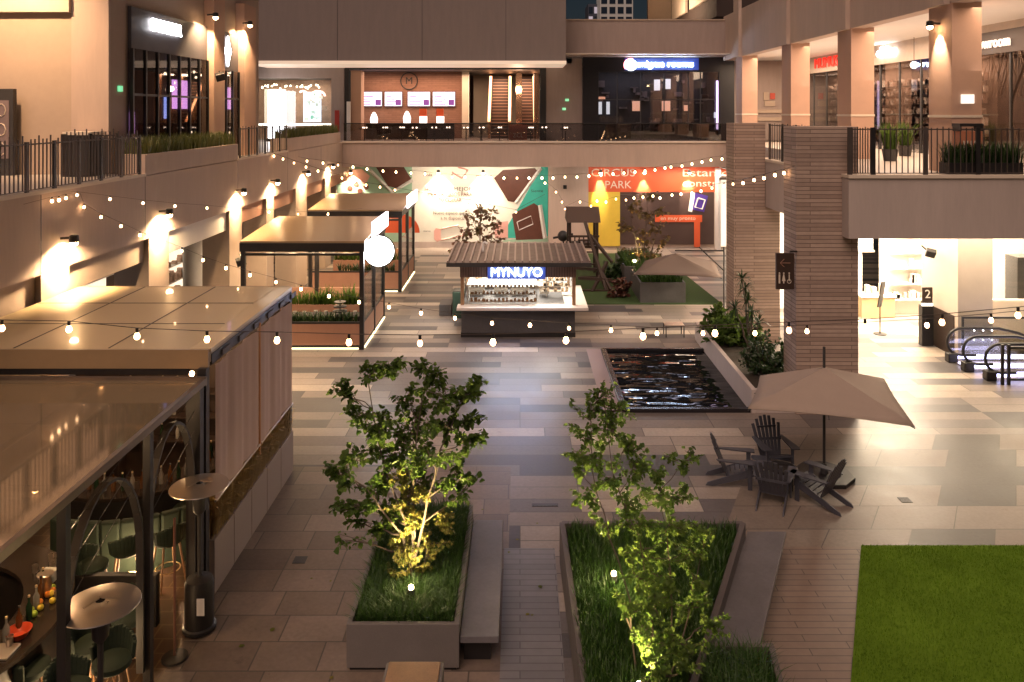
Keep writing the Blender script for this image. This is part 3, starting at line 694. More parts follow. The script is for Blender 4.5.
# glass balustrade
t = thing('glass_balustrade', 'glass balustrade with dark handrail along the rear upper floor', 'railing', (0, 43.8, FL))
q = M(); q.box(-9.65, 11.35, 43.80, 43.82, FL + .05, 7.15); q.build('glass_panel', MT['dglass'], t)
q = M(); q.box(-9.65, 11.35, 43.78, 43.84, 7.15, 7.20); q.build('handrail', MT['black'], t)
for i in range(15):
    x = -9.6 + i * 1.49; q = M(); q.box(x - .02, x + .02, 43.84, 43.88, FL + .05, 7.18); q.build('post', MT['black'], t)
# low tables with candles behind the balustrade
cand = emis('candle_glow', (1, .75, .55), 9)
proto = None
for i in range(13):
    x = -8.6 + i * .92 + R.uniform(-.15, .15); y = 44.6 + (i % 3) * .35
    if proto is None:
        proto = thing('cafe_table', '', 'table', (x, y, FL), group='dark cafe tables behind the glass balustrade')
        q = M(); q.cyl(x, y, 6.84, 6.88, .33, 14); q.build('tabletop', MT['dgrey'], proto)
        q = M(); q.cyl(x, y, FL, 6.84, .03, 8); q.cyl(x, y, FL, FL + .02, .2, 12); q.build('leg', MT['black'], proto)
        q = M()
        for dx, dy in ((.12, 0), (-.1, .08), (.02, -.12)): q.ball((x + dx, y + dy, 6.93), .04, 5)
        q.build('candles', cand, proto); o = proto
    else: o = dup(proto, (x, y, FL), R.uniform(0, 3))
    o['label'] = 'small round dark cafe table with candles behind the rear glass balustrade'
x, _ = W(518, 0, 44.3); t = thing('menu_board', 'orange brown menu board behind the rear glass balustrade below the escalators', 'board', (x, 44.2, FL))
q = M(); q.box(x - .5, x + .5, 44.1, 44.16, FL + .1, 7.1); q.build('board', mat('board_clay', (.45, .14, .08), .6), t)
text('lettering', 'ZCL', MT['cream'], t, (x, 44.08, 6.5), .32, ext=.01)

# ---------------- ground level banners
t = thing('printed_banner', 'wide pale hoarding with brown phone case pictures and teal corner on the far wall', 'banner', (-4, 45.9, 0))
YB = 45.92
def PX(*pts, Y=YB): return [W(a, b, Y) for a, b in pts]
q = M(); q.box(*[W(412, 0, YB)[0], W(548, 0, YB)[0]], YB, YB + .05, .35, 4.79); q.build('sheet', MT['vinyl'], t)
q = M(); q.box(W(337, 0, YB)[0], W(412, 0, YB)[0], YB, YB + .05, .35, 4.79); q.build('green_sheet', MT['mint'], t)
q = M(); q.prism(PX((548, 167), (548, 238), (500, 238), (520, 205), (541, 167)), YB - .012, YB - .004, 'y'); q.build('teal_print', MT['teal'], t)
q = M(); q.prism(PX((548, 236), (548, 246), (492, 246), (505, 240)), YB - .016, YB - .013, 'y'); q.build('green_print', MT['mint'], t)
q = M(); q.prism(PX((494, 178), (503, 170), (535, 168), (538, 172), (514, 202), (508, 201)), YB - .022, YB - .016, 'y')
q.prism(PX((512, 214), (534, 203), (538, 206), (543, 239), (516, 240)), YB - .022, YB - .016, 'y')
q.prism(PX((376, 167), (404, 167), (412, 180), (396, 188), (388, 186)), YB - .022, YB - .016, 'y')
build_each(q, 'phone_case_print', MT['brown'], t)
q = M(); q.tube([(a, YB - .03, c) for a, c in PX((517, 222), (531, 216), (533, 224), (519, 230), (517, 222))], .03, 4)
q.tube([(a, YB - .03, c) for a, c in PX((540, 205), (545, 238))], .12, 4); q.tube([(a, YB - .03, c) for a, c in PX((516, 203), (541, 168))], .10, 4); q.tube([(a, YB - .03, c) for a, c in PX((367, 167), (392, 192), (413, 180))], .10, 4)
build_each(q, 'white_print', MT['white'], t)
q = M(); q.prism(PX((434, 231), (436, 228), (441, 229), (441, 240), (437, 242), (434, 239)), YB - .02, YB - .015, 'y'); q.prism(PX((494, 223), (508, 221), (508, 238), (495, 238)), YB - .02, YB - .015, 'y')
q.tube([(a, YB - .02, c) for a, c in PX((441, 229), (458, 225), (463, 235), (441, 240))], .035, 4); q.tube([(a, YB - .02, c) for a, c in PX((452, 172), (462, 178), (468, 170), (458, 167))], .06, 4)
build_each(q, 'pink_print', MT['pink'], t)
q = M(); q.prism(PX((343, 170), (362, 169), (370, 176), (366, 184), (345, 182)), YB - .02, YB - .015, 'y'); q.build('case_print', MT['pink'], t)
q = M()
for px, py in ((350, 188), (356, 184), (360, 191), (366, 187), (349, 178)): a, c = W(px, py, YB - .03); q.prism([(a + .16 * math.cos(2 * PI * i / 10), c + .16 * math.sin(2 * PI * i / 10)) for i in range(10)], YB - .03, YB - .025, 'y')
build_each(q, 'dot_print', MT['brown'], t)
def btext(body, px, py, size, w_, mt, Y=YB, par=None):
    a, c = W(px, py, Y); return text('lettering', body, mt, par, (a, Y - .02, c), size, ext=.006, width=w_)
btext('NUNCA', 433, 189, .3, .95, MT['brown'], par=t); btext('MEJOR', 463, 189, .3, 1.1, MT['dgrey'], par=t)
btext('DEALER CASOS PARA', 450, 194.5, .32, 2.55, MT['brown'], par=t); btext('TU CELULAR', 450, 200, .28, 1.3, MT['brown'], par=t)
btext('Nuevo espacio que', 449, 213, .26, 1.8, MT['dgrey'], par=t); btext('a tu disposición', 454, 218, .26, 1.5, MT['brown'], par=t)
btext('hola', 428, 175, .22, .5, MT['brown'], par=t); btext('fun cases', 481, 176, .16, .55, MT['dgrey'], par=t); btext('marca', 427, 231, .14, .4, MT['dgrey'], par=t); btext('Siente', 537, 191, .22, .7, MT['dgrey'], par=t)
q = M(); q.box(-6.2, 1.6, 45.9, 46.0, 0, .35); q.build('lower_rail', MT['concrete'], t)
q = M(); q.box(1.62, 3.9, 45.6, 45.99, 0, 4.8); q.box(W(337, 0, 45.9)[0] - 1.2, W(337, 0, 45.9)[0], 45.6, 45.99, 0, 4.8); build_each(q, 'pier', MT['stucco'], rw)

t = thing('printed_banner', 'orange and yellow CIRCUS PARK hoarding announcing a play centre under construction', 'banner', (8, 45.9, 0))
OX0, OX1 = W(588, 0, YB)[0], W(740, 0, YB)[0]
q = M(); q.box(OX0, OX1, YB, YB + .05, W(0, 192, YB)[1], 4.79); q.build('orange_sheet', MT['orange'], t)
q = M(); q.box(OX0, W(620, 0, YB)[0], YB, YB + .05, .1, W(0, 192, YB)[1]); q.build('yellow_sheet', MT['yellow'], t)
q = M(); q.box(W(620, 0, YB)[0], W(714, 0, YB)[0], YB, YB + .05, .2, W(0, 192, YB)[1]); q.build('dark_sheet', mat('dark_brown_sheet', (.06, .035, .03), .5), t)
btext('CIRCUS', 613, 173, .62, 2.5, MT['cream'], par=t); btext('PARK', 618, 185, .62, 1.5, MT['cream'], par=t); btext('Estamos', 709, 173, .62, 3.05, MT['cream'], par=t); btext('construcción', 717, 183.5, .58, 3.9, MT['cream'], par=t)
q = M(); q.prism(PX((655, 215), (702, 215), (702, 222), (655, 222)), YB - .03, YB - .02, 'y'); q.prism(PX((694, 222), (700, 222), (700, 247), (694, 247)), YB - .03, YB - .02, 'y'); build_each(q, 'orange_table_print', MT['orange'], t)
btext('en muy pronto', 678, 218.3, .3, 2.0, MT['cream'], Y=YB - .02, par=t)
q = M(); q.prism(PX((692, 192), (708, 196), (704, 212), (690, 209)), YB - .02, YB - .012, 'y'); q.build('purple_print', MT['purple'], t)
q = M(); q.prism(PX((691, 192), (695, 193), (692, 212), (688, 211)), YB - .03, YB - .02, 'y'); q.tube([(a, YB - .03, c) for a, c in PX((698, 198), (705, 200), (702, 209), (695, 207), (698, 198))], .05, 4); build_each(q, 'white_print', MT['white'], t)
# spotlights below the rear slab
for px, lab in ((438, 'left rear downlight over the pale hoarding text'), (483, 'right rear downlight over the pale hoarding'), (601, 'left downlight above the CIRCUS PARK lettering'), (645, 'middle downlight of the orange hoarding'), (690, 'right downlight of the orange hoarding'), (350, 'leftmost rear downlight behind the far terrace roof')):
    x, z = W(px, 170, 45.3)
    wall_lamp(x, 45.75, 4.35, lab, 380 if px in (438, 483) else 300, (0, -1), 'downlights under the rear slab', spot=44 if px > 500 else 95, col=(1, .78, .56))

# open unit right of the hoarding
t = thing('shop_unit', 'pale lit ground floor unit right of the orange hoarding', 'shop', (12.2, 45.5, 0))
q = M(); q.box(11.25, 14, 45.8, 45.9, .1, 4.2); q.build('glow_wall', emis('unit_glowing_wall', (1, .82, .6), .9), t)  # the unit's back wall emits its brightness itself
q = M(); q.box(11.15, 11.3, 45.0, 45.8, 0, 4.6); q.box(12.1, 12.25, 45.0, 45.2, 0, 4.6); q.build('frame', MT['white'], t)
q = M(); q.box(11.2, 14, 44.8, 45.7, 4.0, 4.15); q.build('canopy', MT['darkwood'], t)
lamp('added_wall_wash', 'AREA', (-2.5, 43.9, 4.7), 70, (1, .80, .62), aim=(0, .55, -1), size=7, sy=.4)  # unseen area lamps added to brighten the hoardings and the floor below
lamp('added_wall_wash', 'AREA', (7.6, 43.9, 4.7), 45, (1, .82, .72), aim=(0, .55, -1), size=7, sy=.4)
lamp('unit_light', 'AREA', (11.2, 44.9, 4.5), 80, (1, .8, .6), size=6, sy=1.2)
for px, py in ((545, 183), (565, 187)):
    x, z = W(px, py, 45.5); q = M(); q.obox((x, 45.5, z), (.2, .15, .22)); tag(q.build('wall_speaker', MT['black'], bevel=.02), 'small black speaker on the grey pier, %s' % ('left' if px == 545 else 'right'), 'speaker') if px == 565 else None

# roof structure upper right
t = thing('roof_structure', 'raised roof volume with pale vertical louvres above the upper shopfront', 'building', (11, 52, 13))
q = M(); q.box(9.6, 11.35, 60, 60.5, 11, 19); q.build('end_wall', MT['stucco_l'], t)
q = M(); q.prism([(6.2, 18.2), (11.4, 16.9), (11.4, 17.3), (6.2, 18.6)], 52, 62, 'y'); q.build('soffit', MT['stucco_l'], t)
q = M()
for y0, y1 in ((54.5, 59.9), (46.5, 53.6)):
    n = int((y1 - y0) / .45)
    for i in range(n): q.box(11.25, 11.42, y0 + i * .45, y0 + i * .45 + .36, 14.6, 19)
q.build('louvre_panel', MT['cream'], t)
q = M(); q.box(11.5, 20, 46.8, 62, 13.4, 20); q.build('dark_wall', mat('dark_roof_wall', (.045, .03, .025), .8), t)
lamp('roof_glow', 'AREA', (9.3, 53, 14.0), 120, (1, .66, .42), aim=(.8, 0, .8), size=6, sy=1)
# distant towers
def tower(name, lab, x0, x1, Y, ytop, rows, cols, mwall, mglass):
    X0, zt = W(x0, ytop, Y); X1, _ = W(x1, 0, Y)
    t = thing(name, lab, 'building', ((X0 + X1) / 2, Y, 0))
    q = M(); q.box(X0, X1, Y, Y + 12, 0, zt); q.build('wall', mwall, t)
    fl = 3.2; wc = (X1 - X0) / cols
    z = zt - 1.0; k = 0
    while z > zt - rows * fl:
        for i in range(cols):
            q = M(); q.box(X0 + wc * (i + .14), X0 + wc * (i + .86), Y - .12, Y + .02, z - 2.2, z); q.build('window', mglass[(i * 7 + k * 3) % len(mglass)], t)
        z -= fl; k += 1
wl = mat('tower_wall', (.30, .30, .32), .7); wgl = mat('tower_window_dark', (.02, .03, .05), .2)
tower('apartment_tower', 'pale distant apartment tower with dark windows against the night sky', 600, 633, 260, -6, 11, 4, emis('self_glow_tower_wall', (.5, .42, .36), .12, (.4, .38, .36)), [wgl])  # faint glow put into the tower wall for its brightness at night
tower('office_tower', 'darker blue distant tower just left of the pale tower', 588, 599, 270, 4, 6, 2, mat('dark_tower', (.05, .06, .09), .6), [wgl, emis('tower_window_lit', (.5, .6, 1), .15)])
# ================================================================ right wing
gr = thing('gallery_building', 'two storey right wing with shops behind salmon columns and stone piers', 'building', (12, 28, 0))
b = M(); b.box(8.7, 30, 20.2, 20.6, 4.6, FL - .03); b.box(8.3, 8.7, 20.2, 28.0, 4.6, FL - .03); b.box(8.7, 11.4, 27.6, 28.0, 4.6, FL - .03); b.box(11.4, 11.5, 28, 43.6, 4.6, FL - .03); b.build('fascia_wall', MT['concrete'], gr)
b = M(); b.box(8.28, 30, 20.15, 20.62, FL - .03, FL + .05); b.box(8.28, 8.7, 20.62, 28.0, FL - .03, FL + .05); b.build('floor_edge', MT['cream'], gr)
b = M(); b.box(8.71, 32, 20.61, 27.99, FL - .3, FL); b.box(11.41, 32, 27.99, 46, FL - .3, FL); b.build('upper_walkway', bpy.data.materials['walkway_tile'], gr)
b = M(); b.box(8.71, 30, 20.61, 27.99, 4.62, 4.66); b.box(11.41, 30, 27.99, 46, 4.62, 4.66); b.build('soffit', MT['whitewall'], gr)
for (x0, x1, y0, y1, z1) in ((7.12, 8.72, 20.62, 21.6, 7.42), (7.22, 8.28, 27.0, 28.0, 7.42)):
    b = M(); b.box(x0, x1, y0, y1, 0, z1); b.build('stone_pier', MT['stone'], gr)
b = M(); b.box(8.28, 8.78, 27.02, 28.0, 0, 4.6); b.build('stone_pier', MT['stone'], gr)
# upper columns, beam
BX = 11.55
for i, (y0, y1) in enumerate(((21.4, 22.6), (27.9, 29.1), (34.1, 35.3), (41.6, 42.8))):
    b = M(); b.box(BX, BX + .8, y0, y1, FL, 10.75); b.build('column', MT['salmon'], gr)
    b = M(); b.box(BX - .02, BX + .82, y0 - .02, y1 + .02, 7.65, 7.72); b.build('column_band', MT['cream'], gr)
    b = M(); b.box(BX - .16, BX, y0 + .1, y1 - .1, 10.7, 14); b.build('pilaster', MT['stucco'], gr)
b = M(); b.box(BX, BX + .5, 17.8, 45.4, 10.72, 13.2); b.build('beam', MT['stucco'], gr)
b = M(); b.box(BX + .5, 18, 17.8, 46, 10.76, 10.8); b.box(BX - .0, 18, 17.2, 17.8, 10.72, 13.2); b.build('ceiling', MT['whitewall'], gr)
# shop wall X = 15.9
XW = 15.9
b = M(); b.box(XW, XW + .3, 17, 46, 9.9, 10.76); b.build('shop_fascia', mat('shop_fascia_paint', (.45, .37, .30), .6), gr)
b = M(); b.box(XW - .05, XW, 24.0, 28.0, 9.75, 10.5); b.build('dark_fascia', mat('charcoal_sign_band', (.05, .035, .03), .5), gr)
b = M(); b.box(XW + 1.8, XW + 1.9, 17, 46, FL, 9.9); b.box(XW + .3, XW + 1.8, 17, 46, 9.86, 9.9); b.build('shop_back_wall', mat('shop_back', (.20, .12, .085), .7, var=.3), gr)
for (y0, y1) in ((28.5, 29.8), (38.7, 39.6)):
    b = M(); b.box(XW - .02, XW + .3, y0, y1, FL, 9.9); b.build('wall_pier', MT['stucco_l'], gr)
sw = thing('shop_window', 'upper right shop windows full of small goods behind the columns', 'shop window', (XW, 34, FL))
q = M(); 
for y in [20, 22, 24, 26, 28, 30, 31.8, 33.6, 35.4, 37.2, 39.8, 41.6, 43.4, 45]: q.box(XW + .02, XW + .1, y - .03, y + .03, FL, 9.9)
q.build('mullion', MT['dgrey'], sw)
q = M(); q.box(XW + .05, XW + .06, 19, 45.5, FL, 9.9); q.build('pane', MT['dglass'], sw)
gm = mat('assorted_goods', (.32, .20, .15), .5, var=.8, scale=9); gm2 = mat('assorted_pale_goods', (.55, .45, .38), .5, var=.5, scale=9)
q = M(); q2 = M()
for _ in range(1500):
    y = R.uniform(29.8, 45); z = FL + .3 + .42 * R.randint(0, 6); h = R.uniform(.08, .34)
    (q if R.random() < .68 else q2).box(XW + 1.42, XW + 1.58, y, y + R.uniform(.06, .2), z, z + h)
q.build('goods', gm, sw); q2.build('pale_goods', gm2, sw)
q = M()
for k in range(7): q.box(XW + 1.38, XW + 1.59, 29.8, 45, FL + .27 + .42 * k, FL + .295 + .42 * k)
q.build('shelf', MT['darkwood'], sw)
q = M()
for k in range(5):
    yy = 19.5 + k * 1.6
    q.tube([(XW + .3, yy + .5 * math.sin(t * .55), FL + .4 + t * .42) for t in range(9)], .05, 5)
for k in range(60):
    y0 = R.uniform(19, 27.8); q.tube([(XW + .4, y0 + .16 * t * math.sin(k), 9.8 - .3 * t) for t in range(6)], .018, 3)
q.build('hanging_decor', mat('woven_decor', (.30, .20, .14), .7, var=.4), sw)
lamp('gallery_light', 'AREA', (13.6, 24, 10.6), 170, (1, .70, .48), size=3, sy=8)
lamp('gallery_light', 'AREA', (13.6, 32, 10.6), 170, (1, .70, .48), size=3, sy=8)
lamp('gallery_light', 'AREA', (13.6, 40, 10.6), 190, (1, .72, .5), size=3, sy=8)
lamp('shop_strip_light', 'AREA', (XW + .9, 37, 9.82), 380, (1, .74, .52), size=1.0, sy=16)
lamp('shop_strip_light', 'AREA', (XW + .9, 23.5, 9.82), 110, (1, .70, .46), size=1.0, sy=8)
lamp('soffit_glow', 'AREA', (13.3, 31, 8.9), 45, (1, .78, .64), aim=(0, 0, 1), size=2.5, sy=22)
s = thing('illuminated_sign', 'bold red MUMUSO lettering between the upper right columns', 'sign', (XW - .1, 38, 10.1))
text('lettering', 'MUMUSO', emis('red_sign', (1, .02, .01), .9, (.3, .02, .01)), s, (XW - .08, 41.0, 10.35), .75, '-x', .06, width=3.9)
s = thing('illuminated_sign', 'white glowing dibs lettering on the upper right shop fascia', 'sign', (XW - .1, 34, 10.3))
text('lettering', 'dibs', E_WHITE, s, (XW - .08, 34.6, 10.4), .62, '-x', .06, width=1.75)
s = thing('shop_sign', 'pale showroom lettering on the dark band at the upper right edge', 'sign', (XW - .1, 26, 10.1))
text('lettering', 'showroom', emis('pale_sign', (1, .75, .6), .9), s, (XW - .1, 26.9, 10.12), .55, '-x', .05, width=2.2)
# plaque, lamp on near column
q = M(); x, z = W(968, 99, 21.35); q.box(x - .17, x + .17, 21.35, 21.39, z - .12, z + .12); tag(q.build('plaque', emis('lit_plaque', (1, .95, .8), .8)), 'small pale plaque on the nearest upper right column', 'sign')
wall_lamp(BX, 22.0, 10.15, 'bright column spotlight at upper right', 130, (-1, 0), 'upper right column spotlight', spot=70, col=(1, .74, .5))
x, z = W(826, 100, 41); 
t = thing('pendant_globe', 'round white glowing globe lamp inside the upper right shop', 'lamp', W(914, 65, 31)[:1] + (31, 9.6)); x, z = W(914, 65, 31); q = M(); q.ball((x, 31, z), .14, 8); q.build('globe', E_SOFT, t, smooth=True); q = M(); q.cyl(x, 31, z + .14, 10.7, .012, 6); q.build('cord', MT['black'], t)
# rear bit of the right wing with wall emblem
s = thing('wall_sign', 'faint red and grey crest with two text lines on the brown end wall', 'sign', (14.9, 46.1, 8.5)); x, z = W(770, 100, 46.1)
q = M(); q.box(x - .35, x - .05, 46.12, 46.17, z, z + .45); q.box(x - .3, x + .3, 46.12, 46.17, z - .35, z - .05); q.build('grey_mark', MT['stucco_l'], s)
q = M(); q.box(x + .02, x + .3, 46.12, 46.17, z + .05, z + .4); q.build('red_mark', mat('faded_red', (.5, .08, .05), .6), s)
q = M(); q.box(x - .75, x + .7, 46.12, 46.17, z - .75, z - .55); q.box(x - .7, x + .72, 46.12, 46.17, z - 1.2, z - 1.0); q.build('lettering', MT['stucco_l'], s)

def rail2(name, lab, pts, nb):
    return railing(name, lab, pts, 1.2, nb=nb, group='steel balcony railings', over=.04, solid=.11)
rail2('balcony_railing', 'dark steel railing along the front of the right balcony above the grey fascia', [(8.36, 20.28)] + lin((8.95, 20.28), (15.6, 20.28), 5), 9)
rail2('balcony_railing', 'short dark railing between the two stone piers on the right', lin((8.4, 21.8), (8.4, 26.9), 4), 5)
# behind the far stone pier to the rear wing', lin((8.4, 28.2), (8.4, 43.4), 8), 7)
# planter with grass on balcony
x0, _ = W(938, 0, 20.9); x1, _ = W(1012, 0, 20.9)
t = thing('balcony_planter', 'low planter of dark strappy leaves behind the right balcony railing', 'planter', ((x0 + x1) / 2, 20.75, FL))
q = M(); q.box(x0, x1, 20.42, 20.85, FL + .001, 6.5); q.build('planter_box', MT['black'], t)
q = M(); blades(q, x0 + .03, x1 - .03, 20.45, 20.85, 6.45, 900, .55, .022, .4); q.build('foliage', MT['leafd'], t)
for (px, lab) in ((868, 'low green potted plant behind the railing by the second upper column'), (905, 'yellow green potted plant behind the railing by the shop window')):
    x, z = W(px, 150, 28.5); x, y = (x, 26.8) if px == 868 else (W(px, 0, 29.8)[0], 29.8)
    t = thing('potted_plant', lab, 'plant', (x, y, FL)); q = M(); q.lathe(x, y, [(.001, FL), (.2, FL), (.26, FL + .4), (.22, FL + .4), (.2, FL + .34), (.001, FL + .34)], 14); q.build('pot', MT['dgrey'], t, smooth=True)
    q = M(); blades(q, x - .15, x + .15, y - .15, y + .15, FL + .34, 130, .9, .03, .4); q.build('foliage', MT['leaf'], t)
x = W(969, 0, 21.0)[0]
t = thing('litter_bin', 'copper coloured slatted litter bin with black hood by the upper right column', 'bin', (x, 20.98, FL))
q = M(); q.box(x - .29, x + .29, 20.88, 21.25, FL, 7.3); q.build('body', mat('copper_bin', (.45, .17, .09), .5, var=.15), t, bevel=.01)
q = M()
for k in range(5): q.box(x - .22 + k * .095, x - .19 + k * .095, 20.865, 20.878, FL + .2, 7.05)
q.build('slat', MT['cream'], t)
q = M(); q.box(x - .31, x + .31, 20.87, 21.27, 7.42, 7.5); q.box(x - .30, x - .26, 20.88, 21.25, 7.3, 7.42); q.box(x + .26, x + .30, 20.88, 21.25, 7.3, 7.42); q.build('hood', MT['black'], t)

# ---------------- ground level interior on the right
b = M(); b.box(8.9, 13.6, 31.8, 32, 0, 4.6); b.build('inner_wall', MT['whitewall'], gr)
b = M(); b.box(11.55, 12.75, 30.4, 31.8, 0, 4.6); b.build('inner_pier', MT['whitewall'], gr) if False else None
b = M(); b.box(13.85, 14.05, 25.5, 27.6, 0, 4.6); b.box(13.85, 14.95, 25.3, 25.5, 0, 4.6) ; b.build('white_column', mat('ivory_wall', (.62, .52, .44), .6, var=.05), gr)
b = M(); b.box(14.95, 30, 26.2, 26.4, 0, 1.6); b.build('low_wall', MT['cream'], gr)
b = M(); b.box(14, 30, 31.0, 31.2, 0, 4.6); b.build('back_wall', MT['whitewall'], gr)
b = M(); b.box(13.83, 13.85, 25.5, 27.6, 0, 1.3); b.build('dado', MT['darkwood'], gr)
for i, (x, y, s1, s2, p) in enumerate(((13.0, 29.8, 3.6, 2.8, 430), (12.6, 25.6, 4.6, 3.6, 170), (17, 28.5, 5, 4, 420), (17, 24.6, 5, 3.0, 110))):
    lamp('mall_ceiling_light', 'AREA', (x, y, 4.55), p, (1, .80, .56), size=s1, sy=s2)
# counter and open store
t = thing('shop_counter', 'pale timber shop counter with white top in the bright ground floor shop', 'counter', (13.5, 30.4, 0))
q = M(); q.box(12.95, 14.2, 30.3, 30.9, 0, .78); q.build('front', MT['wood'], t) if False else q.build('front', mat('pale_timber', (.45, .33, .18), .5), t)
q = M(); q.box(12.9, 14.25, 30.25, 30.95, .78, .84); q.build('top', MT['white'], t)
for i, (x, h) in enumerate(((13.2, .35), (13.45, .28), (13.75, .4))):
    q = M(); q.box(x, x + .16, 30.5, 30.7, .84, .84 + h); tag(q.build('counter_jar', gm2, bevel=.02), 'pale jar on the bright shop counter, %s from the left' % ('first', 'second', 'third')[i], 'jar', 'jars on the shop counter')
t = thing('shop_window', 'frosted glass shop partition above the timber counter', 'window', (13, 31.6, 1.5))
q = M(); q.box(12.0, 14.0, 31.72, 31.78, 2.3, 4.4); q.build('glass', emis('frosted_glow', (1, .95, .8), .8), t)
q = M(); q.box(11.95, 14.05, 31.68, 31.71, 2.25, 2.32); q.box(12.9, 12.94, 31.68, 31.71, 2.3, 4.4); q.build('frame', MT['cream'], t)
t = thing('display_rack', 'white wall rack of goods in the dazzling shop opening', 'rack', (14.9, 30.6, 0))
q = M()
for z in (.6, 1.2, 1.8, 2.4, 3.0): q.box(14.2, 15.9, 30.6, 30.9, z, z + .04)
q.build('shelf', MT['white'], t); q = M()
for _ in range(40): x, z = R.uniform(14.25, 15.7), R.choice((.64, 1.24, 1.84, 2.44, 3.04)); q.box(x, x + R.uniform(.05, .2), 30.62, 30.8, z, z + R.uniform(.1, .4))
build_each(q, 'goods', gm2, t)
lamp('shop_light', 'AREA', (14.8, 29.4, 4.5), 330, (1, .85, .68), size=1.6, sy=2.2)
t = thing('shop_window', 'bright shop window with hanging clothes above a low wall at the right edge', 'shop window', (16.5, 26.3, 1.6))
q = M(); q.box(15.0, 15.08, 26.25, 26.35, 1.6, 4.5); q.box(15.0, 20, 26.22, 26.38, 1.58, 1.64); q.build('frame', MT['white'], t)
q = M(); q.box(15.08, 20, 26.29, 26.30, 1.64, 4.5); q.build('pane', MT['glass'], t)
q = M()
for _ in range(26): x, z = R.uniform(15.3, 16.5), R.uniform(1.7, 3.6); q.box(x, x + R.uniform(.05, .18), 28.0, 28.15, z, z + R.uniform(.15, .6))
build_each(q, 'hanging_goods', gm, t)
q = M(); q.box(17.1, 18.6, 27.5, 28.2, 0, 2.8); q.build('cabinet', MT['dgrey'], t)
# freestanding sign, totem, spotlight on wall
x, y = G(880, 334); 
t = thing('menu_stand', 'slim black stand holding a tilted menu board in the bright passage', 'sign', (x, y, 0))
q = M(); q.cyl(x, y, 0, .025, .22, 18); q.build('base', MT['black'], t); q = M(); q.cyl(x, y, .02, 1.1, .022, 8); q.build('pole', MT['black'], t)
q = M(); q.obox((x + .05, y, 1.4), (.42, .04, .9), Matrix.Rotation(.16, 3, 'Y') @ Matrix.Rotation(.85, 3, 'Z')); q.build('board', MT['black'], t)
q = M(); q.obox((x + .035, y - .03, 1.4), (.26, .02, .7), Matrix.Rotation(.16, 3, 'Y') @ Matrix.Rotation(.85, 3, 'Z')); q.build('sheet', MT['pink'], t)
x, y = G(926, 345)
t = thing('totem', 'black floor totem with a plate showing the number 2', 'sign', (x, y, 0))
q = M(); q.box(x - .19, x + .19, y - .12, y + .12, 0, 1.35); q.build('body', MT['black'], t)
q = M(); q.box(x - .17, x + .17, y - .1, y - .06, 1.42, 1.95); q.build('plate', MT['darkwood'], t)
q = M(); q.box(x - .2, x + .16, y - .14, y - .10, 1.34, 1.42); q.build('lit_edge', E_SOFT, t)
text('lettering', '2', MT['white'], t, (x, y - .12, 1.72), .4, ext=.015)
x, z = W(930, 252, 26.5); flood(13.5, 26.3, z, 'black spotlight on the ivory wall under the right balcony', -.4)
# restroom sign
t = thing('restroom_sign', 'dark hanging restroom sign with arrow and three pictograms on the stone pier', 'sign', (6.9, 20.8, 3.7))
x0, z1 = W(774, 252, 20.7); x1, z0 = W(792, 288, 20.7)
q = M(); q.box(x0, x1, 20.52, 20.60, z0, z1); q.build('panel', mat('bronze_sign', (.045, .025, .018), .5), t, bevel=.01)
q = M()
cz = z0 + .22
for i, cx in enumerate((x0 + .08, x0 + .19, x0 + .33)):
    q.ball((cx, 20.51, cz + .2), .022, 5)
    if i == 0: q.box(cx - .02, cx + .02, 20.505, 20.519, cz - .06, cz + .17)
    if i == 1: q.prism([(cx - .045, cz), (cx + .045, cz), (cx + .012, cz + .17), (cx - .012, cz + .17)], 20.505, 20.519, 'y'); q.box(cx - .015, cx + .015, 20.505, 20.519, cz - .06, cz)
    if i == 2: q.tube([(cx + .05 * math.cos(a), 20.51, cz - .01 + .05 * math.sin(a)) for a in [2 * PI * k / 10 for k in range(11)]], .008, 4); q.box(cx - .012, cx + .012, 20.505, 20.519, cz, cz + .17)
q.build('pictogram', MT['cream'], t)
q = M(); q.tube([(x0 + .2, 20.51, z1 - .15), (x0 + .1, 20.51, z1 - .25), (x0 + .2, 20.51, z1 - .35)], .008, 4); q.tube([(x0 + .1, 20.51, z1 - .25), (x0 + .36, 20.51, z1 - .25)], .008, 4); q.build('arrow', MT['terracotta'], t)
q = M(); q.box(x1 - .1, 7.12, 20.53, 20.59, z1 + .02, z1 + .06) if x1 < 7.12 else q.box(x0, x1, 20.53, 20.64, z1, z1 + .03); q.build('bracket', MT['black'], t)

